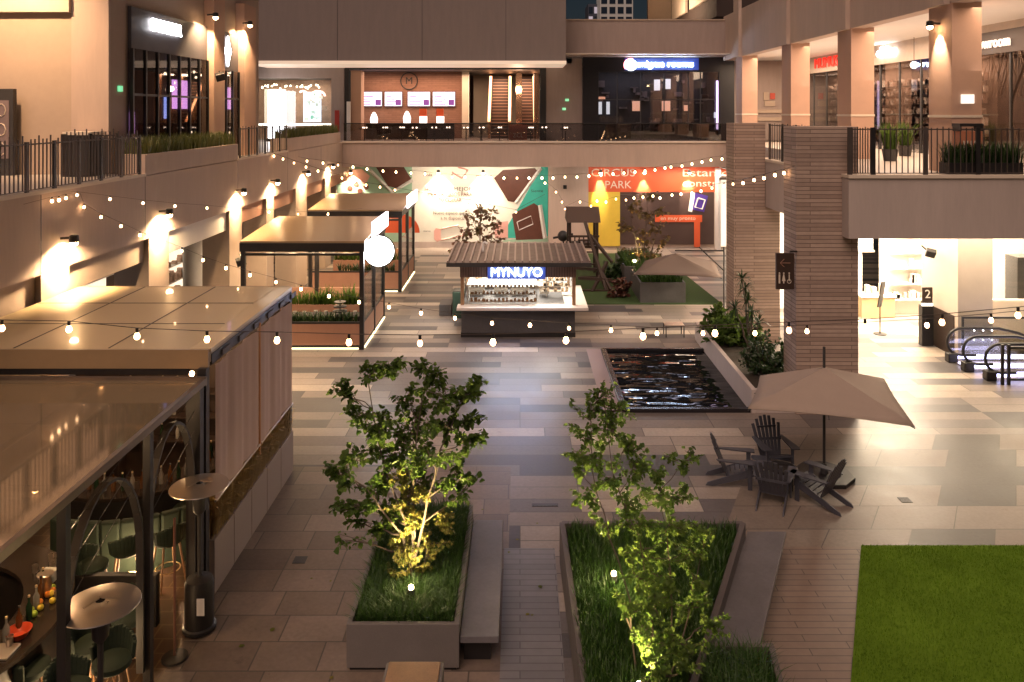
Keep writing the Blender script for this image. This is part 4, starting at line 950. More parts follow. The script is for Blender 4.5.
# ---------------- escalator landing
def newel(x, y, L):
    """balustrade running +X from its rounded end"""
    pts = []
    for i in range(13):
        a = -PI / 2 - PI * i / 12
        pts.append((x + .45 + .45 * math.cos(a), y, .62 + .42 * math.sin(a)))
    pts = [(x + .9, y, .20)] + pts + [(x + 1.6, y, 1.04), (x + 2.2, y, .9), (x + L, y, -.3)]
    return pts
for i, (ex, ey0, ey1, lab) in enumerate(((13.35, 25.0, 24.1, 'far escalator with blue lit skirt at the right'), (13.55, 23.9, 23.3, 'near escalator with blue lit skirt at the right'))):
    t = thing('escalator', lab, 'escalator', (ex, (ey0 + ey1) / 2, 0), group='escalators at the right edge')
    for yy in (ey0, ey1) if i == 0 else (ey1,):
        q = M(); q.tube(newel(ex, yy, 5.2), .045, 8); q.build('handrail', MT['black'], t, smooth=True)
        q = M(); q.prism([(ex + .1, .25), (ex + .06, .6), (ex + .2, .92), (ex + .45, 1.0), (ex + 1.6, 1.0), (ex + 2.2, .86), (ex + 4.4, 0.02), (ex + 1.2, .02), (ex + .5, .1)], yy - .008, yy + .008, 'y'); q.build('glass_panel', MT['glass'], t)
        q = M(); q.box(ex - .02, ex + .28, yy - .13, yy + .13, .0, .28); q.build('newel_box', MT['black'], t, bevel=.03)
        q = M(); q.box(ex + .28, ex + 2.4, yy - .03, yy + .03, .10, .22); q.build('skirt_light', emis('blue_violet_light', (.55, .55, 1), 7) if 'blue_violet_light' not in bpy.data.materials else bpy.data.materials['blue_violet_light'], t)
    q = M(); q.box(ex + .2, ex + 1.8, ey1 + .06, ey0 - .06, .005, .03)
    for k in range(14): q.box(ex + 1.8 + k * .22, ex + 2.0 + k * .22, ey1 + .06, ey0 - .06, .005, .028 if k > 2 else .03)
    q.build('steps', MT['chrome'], t)
t = thing('glass_barrier', 'black framed glass barrier at the right edge beside the escalators', 'railing', (14.6, 22.9, 0))
q = M()
for x in (13.8, 13.98, 16.5): q.box(x - .035, x + .035, 22.85, 22.92, 0, 1.15)
q.box(13.98, 17.5, 22.86, 22.91, 1.03, 1.09); q.box(13.98, 17.5, 22.86, 22.91, .12, .17); q.build('frame', MT['black'], t)
q = M(); q.box(14.02, 17.5, 22.88, 22.89, .17, 1.03); q.build('glass', MT['glass'], t)
t = thing('glass_barrier', 'clear glass barrier with slim rail in front of the ivory column', 'railing', (14.6, 25.2, 0))
q = M(); q.box(13.9, 17.5, 25.15, 25.2, 1.3, 1.36); q.box(13.9, 13.96, 25.15, 25.2, 0, 1.3); q.build('frame', MT['dgrey'], t)
q = M(); q.box(13.96, 17.5, 25.17, 25.18, .1, 1.3); q.build('glass', MT['glass'], t)
q = M()
for i in range(3):
    for k in range(2): q.ball((14.25 + i * .28, 25.1, .95 - k * .3), .025, 5)
q.build('indicator_light', E_WHITE, t)
# ================================================================ large terrace pavilion (front left)
PXR = -5.0
t = thing('restaurant_pavilion', 'large left terrace pavilion with glossy beige roof and taupe side blinds', 'pavilion', (-7.3, 15, 0))
q = M()
for i, (x0, x1) in enumerate(((-9.6, -8.15), (-8.14, -6.62), (-6.61, -5.3))):
    for (y0, y1) in ((12.85, 14.35), (14.36, 15.9), (15.91, 17.4)): q.box(x0, x1, y0, y1, 3.95, 4.0)
q.box(-5.29, -4.96, 12.85, 17.4, 3.95, 4.005)
q.build('roof', MT['gold'], t, bevel=.004)
q = M()
for x in (-8.145, -6.615): q.box(x - .012, x + .012, 12.87, 17.38, 4.0, 4.006)
for y in (14.355, 15.905): q.box(-9.58, -5.3, y - .010, y + .010, 4.0, 4.006)
q.build('roof_seam', MT['rail'], t)
q = M(); q.box(-9.6, -4.98, 12.78, 12.84, 3.70, 4.0); q.box(-9.6, -4.98, 17.41, 17.46, 3.75, 4.0); q.box(-9.6, -4.98, 12.86, 17.4, 3.78, 3.94)
q.build('roof_edge', MT['bronze'], t)
q = M(); q.box(-9.6, -5.3, 12.79, 12.83, 3.60, 3.69); q.box(-5.05, -4.97, 12.9, 17.4, 3.72, 3.90); q.build('beam', MT['black'], t)
q = M()
for i in range(6): y = 13.3 + i * .8; q.box(-4.965, -4.94, y, y + .35, 3.75, 3.85)
build_each(q, 'blind_bracket', MT['rail'], t)
for y in (12.75, 17.38):
    q = M(); q.box(-5.12, -4.98, y - .06, y + .08, 0, 3.72); q.build('post', MT['black'], t)
q = M(); q.box(-9.55, -9.4, 12.7, 12.84, 0, 3.7); q.build('post', MT['black'], t)
def pleat(y0, y1, z0, z1, x):
    q = M(); n = 40
    for i in range(n):
        a = y0 + (y1 - y0) * i / n; b_ = y0 + (y1 - y0) * (i + 1) / n
        f = lambda s: x + .022 * math.sin((s - y0) * 7.5) + .01 * math.sin((s - y0) * 17)
        q.quad((f(a), a, z0), (f(b_), b_, z0), (f(b_), b_, z1), (f(a), a, z1))
    return q
for (y0, y1, lab) in ((12.95, 15.15, None), (15.22, 17.32, None)):
    bl = pleat(y0, y1, 1.52, 3.72, -4.93).build('roller_blind', MT['blind'], t, smooth=True)
    q = M(); q.tube([(-4.93, y0, 1.5), (-4.93, y1, 1.5)], .022, 8); q.build('bottom_bar', MT['chrome'], bl)
q = M(); q.box(-4.95, -4.92, 15.16, 15.20, 1.3, 3.8); q.build('guide_rail', mat('copper_guide', (.6, .3, .14), .4), t)
# planter wall with reeds
t = thing('planter_wall', 'low panelled planter wall with dry reeds below the taupe blinds', 'planter', (-5.1, 15, 0))
q = M()
for i in range(5): y = 12.92 + i * .9; q.box(-5.35, -4.93, y, y + .88, .001, .88)
q.build('panel', mat('wall_panel_taupe', (.34, .27, .235), .6, var=.08), t, bevel=.008)
q = M()
for _ in range(2400):
    x, y = R.uniform(-5.3, -4.95), R.uniform(12.95, 17.3); h = R.uniform(.35, .85); ox = R.uniform(-.05, .36) * R.random(); oy = R.uniform(-.25, .25); wv = .014
    k = len(q.v); q.v += [(x, y - wv, .86), (x, y + wv, .86), (x + ox * .5, y + oy * .5 + wv, .86 + h * .7), (x + ox * .5, y + oy * .5 - wv, .86 + h * .7), (x + ox, y + oy, .86 + h * R.uniform(.6, 1))]
    q.f += [(k, k + 1, k + 2, k + 3), (k + 3, k + 2, k + 4)]
q.build('reeds', MT['straw'], t)

# ================================================================ glass roofed bar terrace (nearest left)
t = thing('bar_pavilion', 'nearest left bar pavilion with tinted glass roof, black posts and arches', 'pavilion', (-7.3, 10, 0))
q = M(); q.box(-9.6, -4.98, 6.6, 12.6, 3.56, 3.575); q.build('glass_roof', MT['roofglass'], t)
q = M(); q.box(-5.02, -4.95, 6.6, 12.62, 3.50, 3.60); q.box(-9.6, -4.95, 12.6, 12.66, 3.48, 3.62)
for y in (10.9, 9.1, 7.5): q.box(-9.6, -5.02, y - .02, y + .02, 3.49, 3.55)
for x in (-6.6, -8.1): q.box(x - .02, x + .02, 6.6, 12.6, 3.49, 3.55)
q.build('roof_frame', mat('roof_frame_bronze', (.22, .17, .13), .35, .6), t)
for y in (6.9, 8.8, 10.8):
    q = M(); q.box(-5.07, -4.97, y - .05, y + .05, 0, 3.5); q.build('post', MT['black'], t)
q = M(); q.box(-5.2, -4.98, 12.45, 12.6, 0, 3.5); q.build('post', MT['black'], t)
for (y0, y1) in ((8.85, 10.75), (10.85, 12.45)):
    c = (y0 + y1) / 2; r_ = (y1 - y0) / 2 - .05
    pts = [(-5.08, c - r_, .3), (-5.08, c - r_, 1.8)] + [(-5.08, c - r_ * math.cos(PI * i / 14), 1.9 + 1.35 * math.sin(PI * i / 14)) for i in range(15)] + [(-5.08, c + r_, 1.8), (-5.08, c + r_, .3)]
    q = M()
    for a, b_ in zip(pts, pts[1:]): q.bar(a, b_, .10, .035, up=(0, .3, 1) if abs(b_[1] - a[1]) > .02 else (0, 1, 0))
    q.build('arch', MT['dgrey'], t)
q = M()
for y in (8.85, 10.85):
    for k in range(3): q.tube([(-5.03, y, 3.1 - k * .4), (-5.03, y + 1.5, 3.48 - k * .3)], .005, 4)
q.build('brace_wire', MT['black'], t)
# bar floor
flm = strips('bar_floor_tiles', (.085, .045, .03), (.055, .03, .02), (.16, .10, .06), .32, .32, .014, .3, squash='xy', bump=.15)
q = M(); q.quad((-9.6, 5, .004), (-4.95, 5, .004), (-4.95, 17.3, .004), (-9.6, 17.3, .004)); tag(q.build('terrace_floor', flm), kind='structure')
def curved_bar(name, lab, cx, cy, r0, r1, h, a0, a1, tops, fronts, lip=.06, inner=None):
    t = thing(name, lab, 'bar counter', (cx, cy, 0))
    q = M(); q.lathe(cx, cy, [(r1, 0), (r1, h - .06)], 40, a0, a1); q.lathe(cx, cy, [(r0, h - .06), (r0, 0)], 40, a0, a1); q.build('front', fronts, t, smooth=True)
    q = M(); q.lathe(cx, cy, [(r0 - lip, h - .06), (r0 - lip, h), (r1 + lip, h), (r1 + lip, h - .06), (r0 - lip, h - .06)], 40, a0, a1); q.build('top', tops, t, smooth=True)
    return t
blk = mat('black_stone_top', (.03, .022, .018), .18, var=.3)
BCX, BCY = -8.2, 10.4
b1 = curved_bar('bar_counter', 'round black bar counter crowded with glasses and fruit at the left edge', BCX, BCY, 1.55, 2.05, 1.1, -PI, PI * .999, blk, MT['black'])
q = M(); q.lathe(BCX, BCY, [(2.08, .12), (2.12, .12), (2.12, .16), (2.08, .16)], 40); q.build('foot_rail', MT['chrome'], b1, smooth=True)
b2 = curved_bar('bar_counter', 'dark back bar counter lined with bottles beneath the beige roof', -7.2, 15.3, 1.0, 1.5, 1.15, -PI * .95, .3, blk, MT['black'])
# back shelf with bottles
sh = thing('bottle_shelf', 'dark shelf rack with bottles behind the back bar', 'shelf', (-6.6, 15.9, 0))
q = M()
for z in (.9, 1.4, 1.9): q.box(-8.4, -5.3, 16.7, 17.0, z, z + .03)
q.box(-8.42, -8.38, 16.7, 17.0, 0, 2.4); q.box(-5.32, -5.28, 16.7, 17.0, 0, 2.4); q.box(-9.5, -5.15, 17.1, 17.2, 0, 3.7); q.build('rack', MT['darkwood'], sh)  # the tall rear panel is added to keep the bar background dark
bm_ = [mat('amber_bottle', (.13, .05, .015), .1, var=.2), mat('green_bottle', (.015, .04, .018), .1), mat('clear_bottle', (.28, .27, .25), .08)]
btp = []
for i, mm in enumerate(bm_):
    t = thing('bottle', ('amber', 'dark green', 'clear')[i] + ' glass bottle among the drinks of the left bar', 'bottle', (0, 0, 0), group='bottles of the left bar')
    q = M(); q.lathe(0, 0, [(.001, 0), (.038, 0), (.04, .02), (.04, .17), (.014, .23), (.014, .29)], 10); q.build('body', mm, t, smooth=True)
    q = M(); q.cyl(0, 0, .29, .315, .016, 8); q.build('cap', MT['gold'] if i else MT['black'], t); btp.append(t)
spots = []
for i in range(17): a = -1.9 + i * .125; spots.append((-7.2 + 1.25 * math.cos(a), 15.3 + 1.25 * math.sin(a), 1.15))
for i in range(9): a = -.55 + i * .13; spots.append((BCX + 1.72 * math.cos(a), BCY + 1.72 * math.sin(a), 1.1))
for z in (.93, 1.43, 1.93):
    for i in range(9): spots.append((-8.2 + i * .32 + R.uniform(-.05, .05), 16.85, z))
for i, (x, y, z) in enumerate(spots):
    p = btp[i % 3] if i >= 3 else btp[i]
    if i < 3: p.location = (x, y, z)
    else: dup(p, (x, y, z), R.uniform(0, 6))
# glasses and fruits on the near counter
gp = thing('drinking_glass', 'small clear glass on the round bar counter at the left edge', 'glass', (0, 0, 0), group='glasses on the round bar')
q = M(); q.lathe(0, 0, [(.001, 0), (.03, 0), (.038, .11), (.034, .11), (.027, .01), (.001, .01)], 10); q.build('body', MT['chrome'], gp, smooth=True)
for i in range(14):
    a, rr = R.uniform(-.6, 1.2), R.uniform(1.6, 1.98); p = (BCX + rr * math.cos(a), BCY + rr * math.sin(a), 1.1)
    if i == 0: gp.location = p
    else: dup(gp, p)
fr = [mat('orange_fruit', (.75, .25, .03), .5), mat('lime_fruit', (.35, .5, .04), .5), mat('lemon_fruit', (.8, .6, .06), .5)]
for i in range(9):
    a, rr = .12 + R.uniform(0, .35), 1.8 + R.uniform(-.12, .1)
    q = M(); q.ball((BCX + rr * math.cos(a), BCY + rr * math.sin(a), 1.14), .042, 8)
    tag(q.build('fruit', fr[i % 3], smooth=True), ('orange', 'green lime', 'yellow lemon')[i % 3] + ' piece of fruit on the round bar counter', 'fruit', 'fruit on the round bar')
q = M(); q.lathe(BCX + 1.8 * math.cos(-.1), BCY + 1.8 * math.sin(-.1), [(.001, 1.1), (.1, 1.1), (.16, 1.19), (.15, 1.19), (.09, 1.11), (.001, 1.11)], 16); tag(q.build('fruit_bowl', mat('red_bowl', (.6, .08, .03), .3), smooth=True), 'shallow red bowl on the round bar counter', 'bowl')
# banquette
t = thing('banquette', 'curved green tufted banquette in front of the back bar', 'sofa', (-6.9, 13.4, 0))
q = M()
for k in range(16):
    a = -1.9 + k * .16; x, y = -7.1 + 1.9 * math.cos(a), 15.2 + 1.9 * math.sin(a)
    q.obox((x, y, .72), (.14, .31, .55), Matrix.Rotation(a, 3, 'Z'))
q.build('backrest', MT['green_uph'], t, bevel=.04)
q = M(); q.lathe(-7.1, 15.2, [(1.45, 0), (1.45, .44), (1.84, .44), (1.84, 0)], 30, -1.95, .6); q.build('seat', MT['green_uph'], t, smooth=True)
def bar_chair():
    t = thing('bar_chair', 'x', 'bar chair', (0, 0, 0), group='green bar chairs')
    q = M(); q.lathe(0, 0, [(.001, .70), (.19, .70), (.235, .74), (.235, .80), (.19, .835), (.001, .84)], 20); q.build('seat', MT['green_uph'], t, smooth=True)
    q = M()
    n = 14
    for k in range(n):
        a = PI * .08 + PI * .84 * k / (n - 1); hh = .34 - .13 * abs(k - (n - 1) / 2) / ((n - 1) / 2)
        q.obox((.25 * math.cos(a), .25 * math.sin(a), .76 + hh / 2), (.05, .062, hh), Matrix.Rotation(a, 3, 'Z') @ Matrix.Rotation(.15, 3, 'Y'))
    q.build('backrest', MT['green_uph'], t, bevel=.015)
    for sx in (-1, 1):
        for sy in (-1, 1):
            q = M(); q.tube([(.13 * sx, .13 * sy, .71), (.21 * sx, .21 * sy, 0)], [.02, .012], 8); q.build('leg', MT['wood'], t)
    q = M(); q.tube([(.19 * math.cos(a), .19 * math.sin(a), .28) for a in [2 * PI * i / 16 for i in range(17)]], .01, 6); q.build('foot_ring', MT['gold'], t)
    return t
ch = bar_chair()
for i, (px, py, rz, lab) in enumerate(((130, 616, .5, 'green bar chair right behind the near patio heater disc'), (92, 645, 1.2, 'lit green bar chair under the near patio heater'), (30, 668, 2.0, 'green bar chair at the lower left corner by the round bar'),
        (127, 548, -2.6, 'dark green bar chair facing the back bar, left of the post'), (168, 538, -2.3, 'dark green bar chair half hidden behind the middle black post'), (187, 508, -1.2, 'pale lit green bar chair just behind the far patio heater disc'), (92, 566, 1.6, 'dark bar chair behind the first arch'), (70, 690, 1.0, 'green bar chair cut by the lower picture edge'), (58, 628, 1.5, 'dark bar chair tucked against the round bar counter beside the first post'), (112, 662, .2, 'dark bar chair between the near patio heater and the middle black post'))):
    x, y = G(px, py, .78)
    o = ch if i == 0 else dup(ch, (x, y, 0), rz)
    o.location = (x, y, .005); o.rotation_euler = (0, 0, rz); o['label'] = lab
def patio_heater(x, y, lab, tank=True):
    t = thing('patio_heater', lab, 'patio heater', (x, y, 0), group='patio heaters')
    q = M(); q.lathe(x, y, [(.43, 2.16), (.425, 2.17), (.25, 2.20), (.06, 2.22), (.05, 2.215), (.24, 2.195), (.42, 2.165)], 36); q.build('reflector', MT['chrome'], t, smooth=True)
    q = M()
    for k in range(3): a = k * 2 * PI / 3; q.bar((x + .02 * math.cos(a), y + .02 * math.sin(a), 2.25), (x + .2 * math.cos(a), y + .2 * math.sin(a), 2.235), .03, .01)
    q.build('reflector_clip', MT['chrome'], t)
    q = M(); q.lathe(x, y, [(.05, 1.75), (.09, 1.8), (.1, 2.02), (.05, 2.1), (.03, 2.2)], 18); q.build('burner', MT['dgrey'], t, smooth=True)
    q = M(); q.cyl(x, y, .7, 1.8, .032, 10); q.build('pole', MT['dgrey'], t)
    q = M(); q.lathe(x, y, [(.001, .03), (.24, .03), (.24, .08), (.21, .10), (.21, .70), (.19, .78), (.04, .82)], 24); q.build('tank_cover', MT['black'], t, smooth=True)
    for k in range(2): q = M(); q.tube([(x - .2 + .4 * k, y - .02, .04), (x - .2 + .4 * k, y + .02, .04)], .045, 8); q.build('wheel', MT['black'], t)
    q = M(); q.box(x + .05, x + .16, y - .225, y - .215, .35, .6); q.build('sticker', MT['white'], t)
    return t
patio_heater(-4.83 + 0.0, 12.05, 'patio heater with steel disc beside the far arch of the bar')
patio_heater(-4.80, 9.15, 'nearest patio heater with wide steel disc at lower left')
q = M(); x, y = -4.93, 11.42; q.lathe(x, y, [(.001, 0), (.18, 0), (.18, .03), (.02, .05)], 18)
t = thing('pole_stand', 'slender brown pole on a round dark base at the edge of the bar terrace', 'stand', (x, y, 0)); q.build('base', MT['black'], t, smooth=True)
q = M(); q.cyl(x, y, .04, 2.0, .02, 8); q.build('pole', mat('rust_pole', (.16, .07, .05), .6), t)
# warm lights in the bar
def bulb_light(x, y, z, p, lab, r=.05, col=(1, .62, .32), cat='lamp', group='pendant lamps of the left bar'):
    t = thing('pendant_lamp', lab, cat, (x, y, z), group=group)
    q = M(); q.ball((x, y, z), r, 8); q.build('bulb', E_BULB, t, smooth=True)
    q = M(); q.cyl(x, y, z + r, 3.5, .008, 6); q.build('cord', MT['black'], t)
    lamp('pendant_light', 'POINT', (x, y, z - r - .03), p, col, size=.06)
for x, y, z, p in ((-6.4, 15.6, 2.7, 26), (-6.3, 10.4, 2.9, 22), (-7.9, 11.0, 2.8, 22), (-6.1, 8.4, 2.8, 14), (-7.8, 14.9, 2.7, 18)):
    bulb_light(x, y, z, p, 'small glowing pendant bulb hanging inside the left bar')
q = M(); q.lathe(-7.2, 15.3, [(1.49, .10), (1.53, .10), (1.53, .14), (1.49, .14)], 30, -2.9, .3); q.build('foot_light', E_STRIP, b2)
lamp('bar_floor_light', 'POINT', (-6.3, 13.1, .35), 22, (1, .66, .34), size=.08)
lamp('bar_floor_light', 'POINT', (-5.6, 10.2, .3), 14, (1, .66, .34), size=.08)
q = M(); q.box(-7.3, -5.5, 12.1, 12.22, 0, .78); tag(q.build('low_partition', MT['black'], bevel=.01), 'low black partition between the back bar seating and the near bar stools', 'partition')

# ================================================================ two terrace kiosks
def terrace(y0, y1, lab, x0=-9.1, x1=-5.2, zt=3.5, rnd=False):
    t = thing('terrace_pavilion', lab, 'pavilion', (-7.1, (y0 + y1) / 2, 0), group='small terrace pavilions on the left')
    q = M(); q.prism([(y0 - .05, zt), (y0 - .05, zt + .06), (y1, zt + .34), (y1, zt + .28)], x0 - .1, x1 + .1, 'x'); q.build('roof', MT['bronze'], t)
    q = M(); q.box(x0 - .1, x1 + .1, y0 - .08, y0, zt - .28, zt); q.box(x1, x1 + .1, y0, y1, zt - .22, zt); q.box(x0, x1, y0 - .02, y0 + .1, zt - .42, zt - .34); q.box(x0, x1, y1 - .1, y1, zt - .1, zt + .2); q.build('beam', MT['black'], t)
    for (x, y) in ((x1, y0), (x1, (y0 + y1) / 2), (x1, y1 - .1), (x0, y0), (x0 + 1.4, y1 - .1), ):
        q = M(); q.box(x - .07, x + .07, y - .05, y + .09, 0, zt - .02); q.build('post', MT['black'], t)
    q = M(); q.box(x0 + .1, x1 - .07, y0 - .02, y0 + .05, .14, .84); q.box(x1 - .03, x1 + .04, y0 + .1, y1 - .15, .14, .84); q.box(x0 + .1, x1 - .1, y1 - .1, y1 - .02, .14, 1.15); q.build('wall_panel', MT['terracotta'], t, bevel=.01)
    q = M(); q.box(x0 + .1, x1 - .07, y0 - .03, y0 + .06, .84, .90); q.box(x1 - .04, x1 + .05, y0 + .1, y1 - .15, .84, .9); q.box(x0 + .1, x1, y0 - .02, y0 + .04, .0, .1); q.box(x1 - .03, x1 + .04, y0, y1, 0, .1); q.build('trim', MT['black'], t)
    q = M(); q.box(x1 + .0, x1 + .02, y0 + .12, (y0 + y1) / 2 - .1, .9, 2.3); q.box(x1, x1 + .02, (y0 + y1) / 2 + .1, y1 - .15, .9, 2.3); q.build('glass_panel', MT['glass'], t)
    q = M(); q.box(x1 + .05, x1 + .09, y0 + .1, y1 - .1, .02, .06); q.box(x0 + .2, x1 - .1, y0 - .07, y0 - .03, .02, .06); q.build('foot_light', E_STRIP, t)
    q = M(); q.box(x0 + .6, x1 - .2, y0 + 1.7, y0 + 2.05, .0, 1.05); pl = q.build('inner_planter', MT['terracotta'], t)
    q = M(); blades(q, x0 + .65, x1 - .25, y0 + 1.72, y0 + 2.03, 1.04, 500, .42, .02, .45); blades(q, x1 - 1.9, x1 - 1.5, y0 + 1.72, y0 + 2.0, 1.04, 60, .65, .025, .5); blades(q, x1 - 1.0, x1 - .6, y0 + 1.72, y0 + 2.0, 1.04, 60, .65, .025, .5); q.build('foliage', MT['leaf'], pl)
    q = M(); blades(q, x0 + 1.2, x1 - .2, y0 + .12, y0 + .3, .8, 260, .4, .025, .5); q.build('front_foliage', MT['leafd'], t)
    q = M()
    for _ in range(5): q.ball((R.uniform(x0 + .4, x1 - .3), y0 + R.uniform(.3, 1.5), zt - .12), .06, 6)
    build_each(q, 'ceiling_lamp', E_WARM, t, smooth=True)
    lamp('terrace_light', 'AREA', ((x0 + x1) / 2, (y0 + y1) / 2, zt - .15), 85, (1, .70, .42), size=3, sy=3)
    # illuminated roof sign along the passage side
    return t
t2 = terrace(26.3, 30.4, 'middle left terrace pavilion with bronze roof and terracotta panels')
t3 = terrace(34.7, 39.0, 'far left terrace pavilion with bronze roof beyond the round glowing sign')
for (y0, y1, lab) in ((27.2, 30.2, 'white lit sign board on the roof edge of the middle left pavilion'), (35.6, 38.8, 'white lit sign board on the roof edge of the far left pavilion')):
    q = M(); q.box(-5.05, -4.97, y0, y1, 3.52, 4.05); tag(q.build('roof_sign', emis('pinkish_sign_light', (1, .86, .92), 3.2) if y0 < 30 else bpy.data.materials['pinkish_sign_light']), lab, 'sign')
sx_, sz_ = W(379, 251, 27.0)
t = thing('round_sign', 'dazzling white round sign at the corner of the middle left pavilion', 'sign', (sx_, 27.0, sz_))
q = M(); q.prism([(sx_ + .5 * math.cos(2 * PI * i / 32), sz_ + .5 * math.sin(2 * PI * i / 32)) for i in range(32)], 26.95, 27.09, 'y'); q.build('lit_disc', emis('round_sign_light', (1, .98, .94), 16), t)
q = M(); q.tube([(sx_ + .52 * math.cos(2 * PI * i / 32), 27.02, sz_ + .52 * math.sin(2 * PI * i / 32)) for i in range(33)], .03, 6); q.box(-5.2, sx_ - .45, 26.99, 27.05, sz_ - .03, sz_ + .03); q.build('rim', MT['black'], t)
# orange round panel and shelves in far terrace
x, z = W(400, 232, 40.5)
q = M(); q.prism([(x + 1.0 * math.cos(PI * i / 16), 1.7 + .95 * math.sin(PI * i / 16)) for i in range(17)], 40.4, 40.5, 'y'); tag(q.build('arched_panel', MT['orange']), 'orange arched panel seen through the far terrace posts', 'panel')
for y0, nm in ((26.3, 'middle'), (34.7, 'far')):
    for i, (dx, dy, lab) in enumerate(((1.4, 3.0, 'left'), (2.9, 3.1, 'right'))):
        x, y = -9.1 + dx, y0 + dy - 2.1 + (i * 0)
        t = thing('dining_table', 'small wooden dining table at the %s of the %s terrace pavilion' % (lab, nm), 'table', (x, y, 0), group='terrace dining tables')
        q = M(); q.box(x - .35, x + .35, y - .3, y + .3, .73, .77); q.build('tabletop', MT['wood'], t, bevel=.005)
        for sx in (-1, 1):
            for sy in (-1, 1): q = M(); q.box(x + sx * .31 - .02, x + sx * .31 + .02, y + sy * .26 - .02, y + sy * .26 + .02, 0, .73); q.build('leg', MT['black'], t)
for k in range(4):
    x, y = -6.2, 26.9; q = M(); q.lathe(x, y, [(.001, .86 + k * .12), (.22, .87 + k * .12), (.24, .9 + k * .12), (.001, .9 + k * .12)], 16) if k == 99 else None
t = thing('plate_stack', 'stack of dark round trays on a post behind the terracotta front of the middle pavilion', 'tray stand', (-6.05, 26.9, 0))
q = M(); q.cyl(-6.05, 26.9, 0, 1.5, .02, 8); q.build('pole', MT['black'], t)
for k in range(4): q = M(); q.cyl(-6.05, 26.9, .95 + k * .15, .98 + k * .15, .26 - .02 * k, 16); q.build('tray', MT['dgrey'], t)
t = thing('planter_pot', 'dark green square planter beside the left end of the drinks kiosk', 'planter', (-2.2, 30.6, 0)); q = M(); q.box(-2.55, -2.1, 30.2, 30.8, 0, 1.0); q.build('pot', mat('dark_green_pot', (.02, .045, .03), .6), t, bevel=.02); q = M(); q.box(-2.52, -2.13, 30.23, 30.77, 1.0, 1.03); q.build('soil', MT['soil'], t)
q = M(); q.box(-3.1, -2.62, 30.6, 31.6, .0, .42); tag(q.build('stone_bench', MT['greyplank'], bevel=.02), 'grey block bench left of the drinks kiosk', 'bench')

# ================================================================ drinks kiosk
KX0, KX1, KY0, KY1 = -2.05, 1.92, 27.7, 30.9
t = thing('drinks_kiosk', 'small drinks kiosk with ribbed brown roof and glowing white window', 'kiosk', (0, 29, 0))
q = M(); q.box(KX0, KX1, KY0, KY1, 0, .16); q.build('plinth', MT['black'], t)
q = M(); q.box(KX0 + .02, KX1 - .02, KY0 - .02, KY1 - .02, .16, 1.0); q.build('base', MT['greyplank'], t)
q = M(); q.box(KX0 - .12, KX1 + .42, KY0 - .35, KY0 + .25, 1.0, 1.10); q.box(KX1 - .35, KX1 + .42, KY0 + .25, KY1, 1.0, 1.10); q.build('counter_top', mat('white_laminate', (.66, .58, .52), .4, var=.04), t, bevel=.01)
q = M(); q.box(KX0, KX1, KY1 - .1, KY1 - .02, 1.1, 2.5); q.build('back_wall', MT['whitewall'], t)
for x in (KX0 + .05, KX1 - .05):
    for y in (KY0 + .1, KY1 - .12): q = M(); q.box(x - .06, x + .06, y - .06, y + .06, 1.1, 2.5); q.build('post', MT['wood'], t)
q = M(); q.box(KX0 - .02, KX1 + .02, KY0 - .02, KY0 + .06, 2.08, 2.52); q.box(KX1 - .05, KX1 + .03, KY0 + .06, KY1, 2.08, 2.52); q.box(KX0 - .03, KX0 + .05, KY0 + .06, KY1, 2.08, 2.52); q.build('fascia', MT['woodslat'], t)
q = M(); q.box(KX0 + .08, KX1 - .08, KY0 + .08, KY0 + .09, 1.12, 2.08); q.box(KX1 - .06, KX1 - .05, KY0 + .2, KY1 - .2, 1.12, 2.08); q.build('pane', MT['glass'], t)
q = M()
q.prism([(KY0 - .42, 2.58), (KY0 - .42, 2.66), (KY1 + .1, 2.72), (KY1 + .1, 2.64)], KX0 - .45, KX1 + .5, 'x'); rf = q.build('roof', mat('roof_sheet_brown', (.15, .105, .095), .45, .2, var=.1), t)
q = M(); n = 20
for i in range(n):
    x = KX0 - .42 + (KX1 - KX0 + .88) * i / (n - 1); q.prism([(KY0 - .43, 2.655), (KY0 - .43, 2.73), (KY1 + .11, 2.79), (KY1 + .11, 2.715)], x - .028, x + .028, 'x')
q.build('ribs', mat('roof_rib', (.36, .28, .25), .4, .2), rf)
q = M(); q.box(KX0 - .46, KX1 + .52, KY0 - .46, KY0 - .41, 2.52, 2.66); q.build('gutter', MT['dgrey'], rf)
q = M()
for z in (1.35, 1.6, 1.85): q.box(KX0 + .15, KX1 - .15, KY1 - .4, KY1 - .12, z, z + .025)
q.box(.95, .98, KY1 - 1.8, KY1 - 1.5, 1.1, 2.05)
for z in (1.25, 1.45, 1.65, 1.85): q.box(.75, 1.75, KY1 - 1.8, KY1 - 1.5, z, z + .02)
q.build('shelf', MT['chrome'], t)
gmk = mat('kiosk_goods', (.5, .35, .22), .5, var=.5, scale=9)
q = M()
for _ in range(80):
    x = R.uniform(KX0 + .2, KX1 - .3); z = R.choice((1.375, 1.625, 1.875)); q.box(x, x + R.uniform(.05, .14), KY1 - .38, KY1 - .2, z, z + R.uniform(.07, .2))
for _ in range(50): x = R.uniform(.8, 1.7); z = R.choice((1.27, 1.47, 1.67, 1.87)); q.box(x, x + R.uniform(.05, .12), KY1 - 1.78, KY1 - 1.6, z, z + R.uniform(.05, .14))
q.build('goods', gmk, t)
q = M(); q.box(KX0 + .1, KX1 - .1, KY1 - .11, KY1 - .10, 1.12, 2.4); q.build('glow_back_panel', emis('kiosk_back_glow', (1, .95, .85), 1.3), t)  # emissive sheet added on the back wall to whiten the kiosk inside
q = M()
for r_ in range(3): q.box(KX0 + .25, .55, KY0 + .35 + r_ * .28, KY0 + .62 + r_ * .28, 1.12 + r_ * .2, 1.14 + r_ * .2)
